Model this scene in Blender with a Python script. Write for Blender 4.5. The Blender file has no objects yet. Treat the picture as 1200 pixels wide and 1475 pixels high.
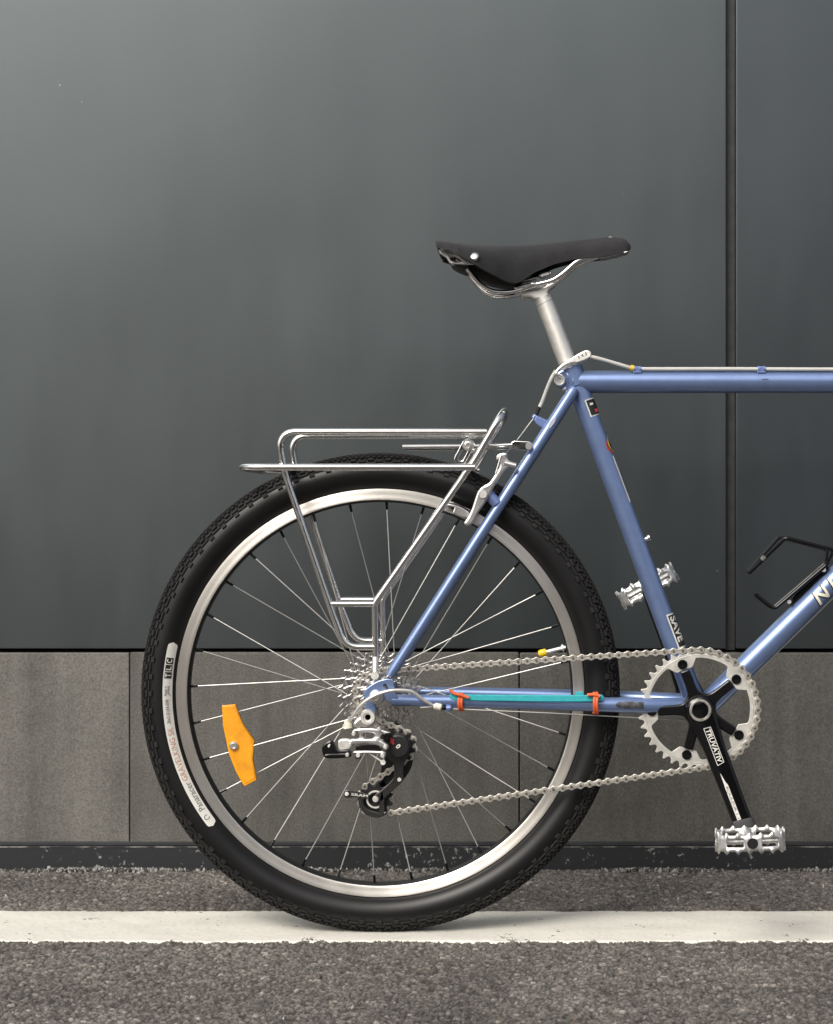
import bpy, bmesh, math, random
import numpy as np
from mathutils import Vector, Matrix, Euler
random.seed(7); rng = np.random.default_rng(7)
PI = math.pi; R = math.radians
scn = bpy.context.scene

# ------------------------------------------------------------------ camera
S = 1030.0            # photo pixels per metre in the plane of the bicycle
D = 2.6               # camera to the plane of the bicycle
CX, CY = 780.0, 745.0 # foot of the optical axis in the photograph
H = (1340 - CY) / S   # height of the camera
cam_data = bpy.data.cameras.new('camera'); cam = bpy.data.objects.new('camera', cam_data)
scn.collection.objects.link(cam); scn.camera = cam
cam.location = (0, -D, H); cam.rotation_euler = (R(90), 0, 0)
cam_data.sensor_fit = 'VERTICAL'; cam_data.sensor_height = 24.0; cam_data.sensor_width = 24.0
cam_data.lens = 24.0 * D / (1475 / S)
cam_data.shift_x = (600 - CX) / 1475; cam_data.shift_y = (CY - 737.5) / 1475
cam_data.clip_start = 0.05; cam_data.clip_end = 3000

# ------------------------------------------------------------------ sky, sun, exposure
SUN_EL, SUN_AZ = R(42), R(210)     # azimuth measured from +Y (north) clockwise: the sun stands behind the camera, a little left
world = bpy.data.worlds.new('World'); scn.world = world; world.use_nodes = True
wn = world.node_tree; bg = wn.nodes['Background']
sky = wn.nodes.new('ShaderNodeTexSky'); sky.sky_type = 'NISHITA'; sky.sun_disc = False
sky.sun_elevation = SUN_EL; sky.sun_rotation = SUN_AZ; sky.dust_density = 6.0; sky.air_density = 1.0; sky.ozone_density = 1.0
hs = wn.nodes.new('ShaderNodeHueSaturation'); hs.inputs['Saturation'].default_value = 0.45
wn.links.new(sky.outputs[0], hs.inputs['Color']); wn.links.new(hs.outputs[0], bg.inputs[0])
bg.inputs[1].default_value = 0.13
sd = bpy.data.lights.new('sun', 'SUN'); sun = bpy.data.objects.new('sun', sd); scn.collection.objects.link(sun)
sd.energy = 1.7; sd.angle = R(26); sd.color = (1.0, 0.95, 0.88)
sdir = Vector((math.sin(SUN_AZ) * math.cos(SUN_EL), math.cos(SUN_AZ) * math.cos(SUN_EL), math.sin(SUN_EL)))
sun.rotation_euler = sdir.to_track_quat('Z', 'Y').to_euler(); sun.location = sdir * 20
vs = scn.view_settings; vs.view_transform = 'Standard'; vs.look = 'None'; vs.gamma = 1; vs.use_curve_mapping = False
vs.exposure = 0.2

# ------------------------------------------------------------------ helpers
def P(x, y, dz=0.0):
    """photo pixel at a distance dz in front of the bicycle's middle plane -> world point"""
    k = (D - dz) / D / S
    return Vector(((x - CX) * k, -dz, H + (CY - y) * k))
def PW(x, Y): return (x - CX) / S * (D + Y) / D
def PZ(y, Y): return H + (CY - y) / S * (D + Y) / D

def mat(name, col, rough=0.5, metal=0.0, spec=0.5, coat=0.0, coat_rough=0.1, var=0.0, vscale=40.0, bump=0.0, bscale=300.0, rvar=0.0, emit=None):
    m = bpy.data.materials.new(name); m.use_nodes = True
    nt = m.node_tree; b = nt.nodes['Principled BSDF']
    b.inputs['Base Color'].default_value = (*col, 1); b.inputs['Roughness'].default_value = rough
    b.inputs['Metallic'].default_value = metal; b.inputs['Specular IOR Level'].default_value = spec
    b.inputs['Coat Weight'].default_value = coat; b.inputs['Coat Roughness'].default_value = coat_rough
    tc = nt.nodes.new('ShaderNodeTexCoord')
    if var or rvar:
        n = nt.nodes.new('ShaderNodeTexNoise'); n.inputs['Scale'].default_value = vscale; n.inputs['Detail'].default_value = 6
        nt.links.new(tc.outputs['Object'], n.inputs['Vector'])
        if var:
            r = nt.nodes.new('ShaderNodeMapRange'); r.inputs[1].default_value = .3; r.inputs[2].default_value = .7
            r.inputs[3].default_value = 1 - var; r.inputs[4].default_value = 1 + var
            nt.links.new(n.outputs['Fac'], r.inputs[0])
            mx = nt.nodes.new('ShaderNodeVectorMath'); mx.operation = 'SCALE'; mx.inputs[0].default_value = col
            nt.links.new(r.outputs[0], mx.inputs['Scale']); nt.links.new(mx.outputs[0], b.inputs['Base Color'])
        if rvar:
            r2 = nt.nodes.new('ShaderNodeMapRange'); r2.inputs[1].default_value = .3; r2.inputs[2].default_value = .7
            r2.inputs[3].default_value = max(.02, rough - rvar); r2.inputs[4].default_value = rough + rvar
            nt.links.new(n.outputs['Fac'], r2.inputs[0]); nt.links.new(r2.outputs[0], b.inputs['Roughness'])
    if bump:
        n2 = nt.nodes.new('ShaderNodeTexNoise'); n2.inputs['Scale'].default_value = bscale; n2.inputs['Detail'].default_value = 3
        nt.links.new(tc.outputs['Object'], n2.inputs['Vector'])
        bp = nt.nodes.new('ShaderNodeBump'); bp.inputs['Strength'].default_value = bump; bp.inputs['Distance'].default_value = .001
        nt.links.new(n2.outputs['Fac'], bp.inputs['Height']); nt.links.new(bp.outputs[0], b.inputs['Normal'])
    return m

M = {}
M['paint'] = mat('blue_metallic_paint', (.185, .262, .47), .33, .58, .5, .6, .06, var=.06, vscale=60, bump=.02, bscale=1500)
M['paint_dark'] = mat('blue_paint_light', (.18, .25, .50), .36, .4, .5, .5)
M['chrome'] = mat('chrome_steel', (.88, .87, .85), .16, 1.0, rvar=.05, vscale=90)
M['alloy'] = mat('polished_alloy', (.82, .81, .79), .30, .95, rvar=.03, vscale=60)
M['satin'] = mat('satin_alloy', (.87, .85, .80), .46, .85, rvar=.08, vscale=150)
M['rimalloy'] = mat('machined_rim_alloy', (.92, .885, .82), .40, .95, rvar=.05, vscale=30, bump=.03, bscale=900)
_r = M['rimalloy'].node_tree; _b = _r.nodes['Principled BSDF']; _b.inputs['Anisotropic'].default_value = .85; _b.inputs['Anisotropic Rotation'].default_value = .25
_t = _r.nodes.new('ShaderNodeTangent'); _t.direction_type = 'RADIAL'; _t.axis = 'Y'; _r.links.new(_t.outputs[0], _b.inputs['Tangent'])
M['ring'] = mat('worn_chainring_alloy', (.65, .635, .585), .50, .6, var=.08, vscale=80, rvar=.1)
M['chain'] = mat('nickel_chain', (.60, .575, .52), .38, .8, var=.18, vscale=220, rvar=.1)
M['chain2'] = mat('nickel_chain_pin', (.16, .13, .10), .5, .7, var=.2, vscale=220)
M['cog'] = mat('cassette_steel', (.62, .61, .59), .24, 1.0, var=.25, vscale=150, rvar=.1)
M['rubber'] = mat('black_rubber', (.007, .007, .0075), .38, 0, .34, var=.25, vscale=18, bump=.04, bscale=700)
M['tread'] = mat('tread_rubber', (.019, .0185, .018), .75, 0, .25, var=.3, vscale=60, bump=.1, bscale=900)
M['black'] = mat('gloss_black', (.004, .004, .0045), .12, 0, .4, 0, .05, bump=.01, bscale=400)
M['blackm'] = mat('matt_black', (.012, .012, .013), .45, 0, .4, var=.2, vscale=100)
M['spoke'] = mat('spoke_steel', (.56, .55, .52), .45, .9)
M['white'] = mat('white_print', (.68, .67, .62), .5, var=.04)
M['cream'] = mat('cream_print', (.74, .72, .60), .45)
M['ink'] = mat('black_print', (.015, .015, .015), .5)
M['tan'] = mat('tan_print', (.50, .25, .14), .5)
M['red'] = mat('red_print', (.55, .05, .06), .45)
M['yellow'] = mat('yellow_plastic', (.80, .52, .02), .4, var=.05)
M['teal'] = mat('teal_rubber', (.03, .38, .42), .55, var=.10, vscale=140, bump=.2, bscale=500)
M['tie'] = mat('orange_rubber', (.75, .13, .04), .55, var=.1, vscale=200)
M['hous'] = mat('grey_cable_housing', (.52, .52, .49), .42, var=.05)
M['reinforce'] = mat('dark_grey_plastic', (.028, .028, .028), .55, bump=.1, bscale=500)
M['rivet'] = mat('dull_rivet', (.50, .50, .49), .38, 1.0)
M['inkgrey0'] = mat('faded_print', (.06, .07, .10), .5)
M['cage'] = mat('cast_alloy', (.78, .78, .76), .42, .85, var=.06, vscale=200, rvar=.1)

def finish(me, smooth=True, angle=35):
    me.update()
    if smooth:
        me.polygons.foreach_set('use_smooth', [True] * len(me.polygons))
        try: me.set_sharp_from_angle(angle=R(angle))
        except Exception: pass

ROOTLOC = {}
def link(name, me, material=None, parent=None):
    o = bpy.data.objects.new(name, me); scn.collection.objects.link(o)
    if material is not None and me is not None and len(me.materials) == 0:
        for m in (material if isinstance(material, (list, tuple)) else [material]): me.materials.append(m)
    if parent is not None:
        o.parent = parent
        if parent.name in ROOTLOC: o.matrix_parent_inverse = Matrix.Translation(-ROOTLOC[parent.name])
    return o
def tag(o, label=None, cat=None, kind=None, group=None):
    if label: o['label'] = label
    if cat: o['category'] = cat
    if kind: o['kind'] = kind
    if group: o['group'] = group
    return o
def empty(name, loc, parent=None):
    o = bpy.data.objects.new(name, None); scn.collection.objects.link(o); o.location = loc; o.empty_display_size = .05
    if parent is not None:
        o.parent = parent; o.location = (0, 0, 0)
        if parent.name in ROOTLOC: o.matrix_parent_inverse = Matrix.Translation(-ROOTLOC[parent.name])
    else: ROOTLOC[o.name] = Vector(loc)
    return o

class MB:
    def __init__(s): s.v = []; s.f = []; s.mi = []; s.cur = 0
    def add(s, vs, fs):
        n = len(s.v); s.v += [tuple(v) for v in vs]; s.f += [tuple(i + n for i in f) for f in fs]; s.mi += [s.cur] * len(fs); return s
    def tube(s, pts, r, seg=16, cap=True, closed=False, squash=None):
        pts = [Vector(p) for p in pts]; n = len(pts)
        rs = list(r) if isinstance(r, (list, tuple)) else [r] * n
        if len(rs) != n: rs = [rs[0] + (rs[-1] - rs[0]) * i / (n - 1) for i in range(n)]
        tang = []
        for i in range(n):
            a = pts[i - 1] if (i > 0 or closed) else pts[i]; b = pts[(i + 1) % n] if (i < n - 1 or closed) else pts[i]
            t = (b - a); tang.append(t.normalized() if t.length > 1e-9 else Vector((1, 0, 0)))
        up = Vector((0, 1, 0)) if abs(tang[0].y) < .9 else Vector((0, 0, 1))
        nrm = (up - tang[0] * up.dot(tang[0])).normalized(); vs = []
        for i in range(n):
            t = tang[i]; nrm = (nrm - t * nrm.dot(t)); nrm = nrm.normalized() if nrm.length > 1e-9 else t.orthogonal().normalized()
            b = t.cross(nrm)
            for k in range(seg):
                a = 2 * PI * k / seg; vs.append(pts[i] + (nrm * math.cos(a) + b * math.sin(a)) * rs[i])
        fs = []
        for i in range(n if closed else n - 1):
            j = (i + 1) % n
            for k in range(seg):
                l = (k + 1) % seg; fs.append((i * seg + k, i * seg + l, j * seg + l, j * seg + k))
        if cap and not closed:
            fs.append(tuple(range(seg - 1, -1, -1))); fs.append(tuple((n - 1) * seg + k for k in range(seg)))
        return s.add(vs, fs)
    def lathe(s, prof, c, seg=64, closed=False):
        """prof: (radius, dz) pairs round an axis along Y through c=(X,Z)"""
        vs = []; n = len(prof)
        for k in range(seg):
            a = 2 * PI * k / seg
            for r, dz in prof: vs.append((c[0] + r * math.cos(a), -dz, c[1] + r * math.sin(a)))
        fs = []
        for k in range(seg):
            l = (k + 1) % seg
            for i in range(n if closed else n - 1):
                j = (i + 1) % n; fs.append((k * n + i, l * n + i, l * n + j, k * n + j))
        return s.add(vs, fs)
    def disc(s, c, r, dz0, dz1, seg=32, ch=.0006):
        return s.lathe([(1e-5, dz0), (r - ch, dz0), (r, dz0 + ch), (r, dz1 - ch), (r - ch, dz1), (1e-5, dz1)], c, seg)
    def box(s, lo, hi):
        x0, y0, z0 = lo; x1, y1, z1 = hi
        return s.add([(x0,y0,z0),(x1,y0,z0),(x1,y1,z0),(x0,y1,z0),(x0,y0,z1),(x1,y0,z1),(x1,y1,z1),(x0,y1,z1)],
                     [(3,2,1,0),(4,5,6,7),(0,1,5,4),(1,2,6,5),(2,3,7,6),(3,0,4,7)])
    def mesh(s, name, smooth=True, angle=35, recalc=True):
        me = bpy.data.meshes.new(name); me.from_pydata(s.v, [], s.f)
        if any(s.mi): me.polygons.foreach_set('material_index', s.mi)
        if recalc:
            bm = bmesh.new(); bm.from_mesh(me); bmesh.ops.remove_doubles(bm, verts=bm.verts, dist=1e-6)
            bmesh.ops.recalc_face_normals(bm, faces=bm.faces); bm.to_mesh(me); bm.free()
        finish(me, smooth, angle); return me
    def build(s, name, material, parent=None, **kw): return link(name, s.mesh(name, **kw), material, parent)

def fillet(pts, r, n=8):
    pts = [Vector(p) for p in pts]; out = [pts[0]]
    for i in range(1, len(pts) - 1):
        a, b, c = pts[i - 1], pts[i], pts[i + 1]; u = (a - b).normalized(); v = (c - b).normalized()
        rr = r[i - 1] if isinstance(r, (list, tuple)) else r
        ang = u.angle(v); t = min(rr / math.tan(ang / 2), .48 * (a - b).length, .48 * (c - b).length)
        p, q = b + u * t, b + v * t
        for k in range(n + 1):
            w = k / n; out.append((1 - w) ** 2 * p + 2 * w * (1 - w) * b + w * w * q)
    out.append(pts[-1]); return out
def spline(pts, n=8):
    pts = [Vector(p) for p in pts]; e = [2 * pts[0] - pts[1]] + pts + [2 * pts[-1] - pts[-2]]; out = []
    for i in range(1, len(e) - 2):
        p0, p1, p2, p3 = e[i - 1:i + 3]
        for k in range(n):
            t = k / n
            out.append(.5 * ((2 * p1) + (-p0 + p2) * t + (2 * p0 - 5 * p1 + 4 * p2 - p3) * t * t + (-p0 + 3 * p1 - 3 * p2 + p3) * t ** 3))
    out.append(pts[-1]); return out
def chaikin(poly, it):
    for _ in range(it):
        q = []
        for i in range(len(poly)):
            a, b = poly[i], poly[(i + 1) % len(poly)]
            q += [(a[0] * .75 + b[0] * .25, a[1] * .75 + b[1] * .25), (a[0] * .25 + b[0] * .75, a[1] * .25 + b[1] * .75)]
        poly = q
    return poly
def circ(cx, cy, r, n=24, a0=0): return [(cx + r * math.cos(a0 + 2 * PI * k / n), cy + r * math.sin(a0 + 2 * PI * k / n)) for k in range(n)]
def capsule(x0, y0, x1, y1, r, n=8):
    a = math.atan2(y1 - y0, x1 - x0); o = []
    for k in range(n + 1): t = a + PI / 2 + PI * k / n; o.append((x0 + r * math.cos(t), y0 + r * math.sin(t)))
    for k in range(n + 1): t = a - PI / 2 + PI * k / n; o.append((x1 + r * math.cos(t), y1 + r * math.sin(t)))
    return o

def curve_mesh(cd):
    o = bpy.data.objects.new('tmp', cd); scn.collection.objects.link(o)
    dg = bpy.context.evaluated_depsgraph_get(); me = bpy.data.meshes.new_from_object(o.evaluated_get(dg))
    bpy.data.objects.remove(o); bpy.data.curves.remove(cd); return me
def flat_mesh(loops, thick, bevel=.0005):
    """filled outline (first loop) with holes, in metres, x/z plane, middle at y=0"""
    cd = bpy.data.curves.new('c', 'CURVE'); cd.dimensions = '2D'; cd.fill_mode = 'BOTH'
    bevel = min(bevel, thick * .4)
    cd.extrude = thick / 2 - bevel; cd.bevel_depth = bevel; cd.bevel_resolution = 1; cd.offset = -bevel
    for lp in loops:
        sp = cd.splines.new('POLY'); sp.points.add(len(lp) - 1); sp.use_cyclic_u = True
        for i, p in enumerate(lp): sp.points[i].co = (p[0], p[1], 0, 1)
    me = curve_mesh(cd)
    for v in me.vertices: x, y, z = v.co; v.co = (x, -z, y)
    me.materials.clear(); finish(me, True, 30); return me
def plate(name, loops, dz, thick, material, parent, bevel=.0005, rnd=0, px=True):
    if px:
        L = []
        for lp in loops:
            if rnd and len(lp) < 30: lp = chaikin(lp, rnd)
            L.append([(lambda q: (q.x, q.z))(P(x, y, dz)) for x, y in lp])
    else: L = loops
    me = flat_mesh(L, thick, bevel)
    for v in me.vertices: v.co.y -= dz
    me.name = name
    return link(name, me, material, parent)
def crop(pts, sc, ox, oy): return [(x / sc + ox, y / sc + oy) for x, y in pts]

def text_geo(s, size, shear=0.0, bold=0.0, space=1.0):
    cd = bpy.data.curves.new('t', 'FONT'); cd.body = s; cd.size = size; cd.shear = shear; cd.offset = bold; cd.space_character = space
    cd.fill_mode = 'FRONT'; cd.resolution_u = 3
    me = curve_mesh(cd)
    vs = [(v.co.x, v.co.y) for v in me.vertices]; fs = [tuple(p.vertices) for p in me.polygons]
    bpy.data.meshes.remove(me)
    x0 = min(v[0] for v in vs); y0 = min(v[1] for v in vs)
    return [(a - x0, b - y0) for a, b in vs], fs
def text_obj(name, s, size, fmap, material, parent, width=None, sub=0, **kw):
    vs, fs = text_geo(s, size, **kw)
    if width:
        w = max(v[0] for v in vs); vs = [(a * width / w, b) for a, b in vs]
    bm = bmesh.new(); bv = [bm.verts.new((a, b, 0)) for a, b in vs]
    for f in fs:
        try: bm.faces.new([bv[i] for i in f])
        except ValueError: pass
    bmesh.ops.triangulate(bm, faces=bm.faces)
    if sub: bmesh.ops.subdivide_edges(bm, edges=bm.edges, cuts=sub, use_grid_fill=True)
    for v in bm.verts: v.co = fmap(v.co.x, v.co.y)
    me = bpy.data.meshes.new(name); bm.to_mesh(me); bm.free(); me.update()
    return link(name, me, material, parent)

# ------------------------------------------------------------------ setting: ground
def worley(X, Y, cell, seed):
    """distance to nearest jittered point and a random value of that point"""
    r = np.random.default_rng(seed); n = 1024
    jx, jy, hv = r.random((n, n)), r.random((n, n)), r.random((n, n))
    gx, gy = np.floor(X / cell).astype(int), np.floor(Y / cell).astype(int)
    d1 = np.full(X.shape, 9e9); hh = np.zeros(X.shape); d2 = np.full(X.shape, 9e9)
    for i in (-1, 0, 1):
        for j in (-1, 0, 1):
            cx, cy = gx + i, gy + j; a, b = cx % n, cy % n
            dd = np.hypot(X / cell - cx - jx[a, b], Y / cell - cy - jy[a, b])
            m = dd < d1
            d2 = np.where(m, d1, np.minimum(d2, dd)); hh = np.where(m, hv[a, b], hh); d1 = np.where(m, dd, d1)
    return d1, d2, hh
def vnoise(X, Y, cell, seed):
    r = np.random.default_rng(seed); n = 512; g = r.random((n, n))
    x, y = X / cell, Y / cell; i, j = np.floor(x).astype(int), np.floor(y).astype(int); u, v = x - i, y - j
    u = u * u * (3 - 2 * u); v = v * v * (3 - 2 * v); i0, i1, j0, j1 = i % n, (i + 1) % n, j % n, (j + 1) % n
    return (g[i0, j0] * (1 - u) + g[i1, j0] * u) * (1 - v) + (g[i0, j1] * (1 - u) + g[i1, j1] * u) * v
def grid_mesh(name, X, Y, Z, col=None):
    ny, nx = X.shape; co = np.stack([X, Y, Z], -1).reshape(-1, 3).astype(np.float32)
    idx = np.arange(nx * ny).reshape(ny, nx)
    q = np.stack([idx[:-1, :-1], idx[:-1, 1:], idx[1:, 1:], idx[1:, :-1]], -1).reshape(-1, 4)
    me = bpy.data.meshes.new(name); me.vertices.add(len(co)); me.vertices.foreach_set('co', co.ravel())
    me.loops.add(q.size); me.loops.foreach_set('vertex_index', q.ravel().astype(np.int32))
    me.polygons.add(len(q)); me.polygons.foreach_set('loop_start', np.arange(0, q.size, 4, dtype=np.int32))
    me.polygons.foreach_set('use_smooth', np.ones(len(q), bool)); me.update(calc_edges=True)
    if col is not None:
        at = me.attributes.new('tint', 'FLOAT', 'POINT'); at.data.foreach_set('value', col.ravel().astype(np.float32))
    return me
WALL_Y = 0.463
def asphalt_height(X, Y):
    wob = .0016 * (vnoise(X, Y, .004, 31) - .5); wob2 = .0016 * (vnoise(X, Y, .004, 32) - .5)
    d1, d2, h = worley(X + wob, Y + wob2, .0066, 1); e1, e2, g = worley(X + .3 + wob2, Y + .7 + wob, .0036, 2); f1_, f2_, k = worley(X + .9, Y + .2, .014, 5)
    big = np.clip((d2 - d1) * 4.0, 0, 1); small = np.clip((e2 - e1) * 3.2, 0, 1); keep = (h > .42)
    dome = np.where(keep, np.maximum(big * (.55 + .45 * h), small * .6 * g), small * (.35 + .55 * g))
    pit = np.clip((.33 - f1_) / .2, 0, 1) * (k > .72)
    z = .0036 * dome - .0034 * pit * (1 - .6 * dome) + .0030 * vnoise(X, Y, .035, 3) * vnoise(X, Y, .012, 4) + .0012 * vnoise(X, Y, .0045, 6) - .0052
    return z, np.where(keep, h, g), g, dome * (1 - .5 * pit)
gx = np.arange(-1.36, .92, .0016); gy = np.arange(-.60, WALL_Y - .004, .0018)
GX, GY = np.meshgrid(gx, gy)
Z, h1, g1, dome1 = asphalt_height(GX, GY)
edge = np.minimum.reduce([(GX - gx[0]) / .05, (gx[-1] - GX) / .05, (GY - gy[0]) / .05, np.ones_like(GX)]).clip(0, 1)
Z = Z * edge - .006 * (1 - edge)
tint = (.20 + 1.1 * dome1 * (.25 + .75 * h1 ** 1.5) * (.65 + .5 * g1) + .5 * (h1 > .985)) * (.82 + .36 * vnoise(GX, GY, .12, 41))
am = bpy.data.materials.new('asphalt'); am.use_nodes = True
nt = am.node_tree; b = nt.nodes['Principled BSDF']; b.inputs['Roughness'].default_value = .82; b.inputs['Specular IOR Level'].default_value = .35
at = nt.nodes.new('ShaderNodeAttribute'); at.attribute_name = 'tint'
tc = nt.nodes.new('ShaderNodeTexCoord'); n1 = nt.nodes.new('ShaderNodeTexNoise'); n1.inputs['Scale'].default_value = 5; n1.inputs['Detail'].default_value = 5
nt.links.new(tc.outputs['Object'], n1.inputs['Vector'])
n2 = nt.nodes.new('ShaderNodeTexNoise'); n2.inputs['Scale'].default_value = 560; n2.inputs['Detail'].default_value = 4; nt.links.new(tc.outputs['Object'], n2.inputs['Vector'])
mr = nt.nodes.new('ShaderNodeMapRange'); mr.inputs[1].default_value = .3; mr.inputs[2].default_value = .7; mr.inputs[3].default_value = .82; mr.inputs[4].default_value = 1.2
nt.links.new(n1.outputs['Fac'], mr.inputs[0])
mr2 = nt.nodes.new('ShaderNodeMapRange'); mr2.inputs[1].default_value = .3; mr2.inputs[2].default_value = .7; mr2.inputs[3].default_value = .6; mr2.inputs[4].default_value = 1.45
nt.links.new(n2.outputs['Fac'], mr2.inputs[0])
m1 = nt.nodes.new('ShaderNodeMath'); m1.operation = 'MULTIPLY'; nt.links.new(at.outputs['Fac'], m1.inputs[0]); nt.links.new(mr.outputs[0], m1.inputs[1])
m2 = nt.nodes.new('ShaderNodeMath'); m2.operation = 'MULTIPLY'; nt.links.new(m1.outputs[0], m2.inputs[0]); nt.links.new(mr2.outputs[0], m2.inputs[1])
ab = nt.nodes.new('ShaderNodeBump'); ab.inputs['Strength'].default_value = .6; ab.inputs['Distance'].default_value = .001; nt.links.new(n2.outputs['Fac'], ab.inputs['Height']); nt.links.new(ab.outputs[0], b.inputs['Normal'])
sc = nt.nodes.new('ShaderNodeVectorMath'); sc.operation = 'SCALE'; sc.inputs[0].default_value = (.170, .156, .140)
nt.links.new(m2.outputs[0], sc.inputs['Scale']); nt.links.new(sc.outputs[0], b.inputs['Base Color'])
tag(link('asphalt', grid_mesh('asphalt', GX, GY, Z, tint), am), kind='structure')
# far ground sheet, same bitumen, seen only beyond the modelled patch
gm = mat('asphalt_far', (.085, .076, .069), .85, 0, .3, var=.35, vscale=220, bump=1.0, bscale=260)
g = MB(); g.add([(-400, -800, -.0062), (400, -800, -.0062), (400, WALL_Y + .3, -.0062), (-400, WALL_Y + .3, -.0062)], [(0, 1, 2, 3)])
tag(g.build('ground', gm), kind='structure')

# white line: a thick thermoplastic strip that follows the stones a little
LY0, LY1 = -.066, .127
lx = np.arange(-1.70, 1.10, .0026); ly = np.linspace(0, 1, 78)
LX, LT = np.meshgrid(lx, ly)
f0 = LY0 + .004 * (vnoise(LX, LX * 0, .013, 11) - .5) * 2 + .003 * (vnoise(LX, LX * 0, .006, 14) - .5) + .004 * (vnoise(LX, LX * 0, .25, 12) - .5)
f1 = LY1 + .005 * (vnoise(LX, LX * 0, .016, 13) - .5)
LYY = f0 + (f1 - f0) * LT
zz, _, _, _ = asphalt_height(LX, LYY)
sm = np.minimum(LT, 1 - LT) * .19
LZ = .0001 + .16 * zz + .0010 * vnoise(LX, LYY, .03, 15)
LZ = np.where((LT < .001) | (LT > .999), -.0035, LZ)
lm = bpy.data.materials.new('line_paint'); lm.use_nodes = True; nt = lm.node_tree; b = nt.nodes['Principled BSDF']; b.inputs['Roughness'].default_value = .7
tc = nt.nodes.new('ShaderNodeTexCoord')
na = nt.nodes.new('ShaderNodeTexNoise'); na.inputs['Scale'].default_value = 130; na.inputs['Detail'].default_value = 8; na.inputs['Roughness'].default_value = .7
mp = nt.nodes.new('ShaderNodeMapping'); mp.inputs['Scale'].default_value = (1, 2.2, 1); nt.links.new(tc.outputs['Object'], mp.inputs[0]); nt.links.new(mp.outputs[0], na.inputs['Vector'])
nb = nt.nodes.new('ShaderNodeTexNoise'); nb.inputs['Scale'].default_value = 6; nb.inputs['Detail'].default_value = 6; nt.links.new(mp.outputs[0], nb.inputs['Vector'])
ra = nt.nodes.new('ShaderNodeValToRGB'); ra.color_ramp.elements[0].position = .30; ra.color_ramp.elements[0].color = (.30, .28, .24, 1)
ra.color_ramp.elements[1].position = .42; ra.color_ramp.elements[1].color = (.71, .69, .62, 1); nt.links.new(na.outputs['Fac'], ra.inputs[0])
rb = nt.nodes.new('ShaderNodeMapRange'); rb.inputs[1].default_value = .3; rb.inputs[2].default_value = .7; rb.inputs[3].default_value = .88; rb.inputs[4].default_value = 1.08
nt.links.new(nb.outputs['Fac'], rb.inputs[0])
sv = nt.nodes.new('ShaderNodeVectorMath'); sv.operation = 'SCALE'; nt.links.new(ra.outputs[0], sv.inputs[0]); nt.links.new(rb.outputs[0], sv.inputs['Scale']); nt.links.new(sv.outputs[0], b.inputs['Base Color'])
bp = nt.nodes.new('ShaderNodeBump'); bp.inputs['Strength'].default_value = .25; bp.inputs['Distance'].default_value = .001; nt.links.new(na.outputs['Fac'], bp.inputs['Height']); nt.links.new(bp.outputs[0], b.inputs['Normal'])
tag(link('white_line', grid_mesh('white_line', LX, LYY, LZ), lm), kind='structure')

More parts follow.
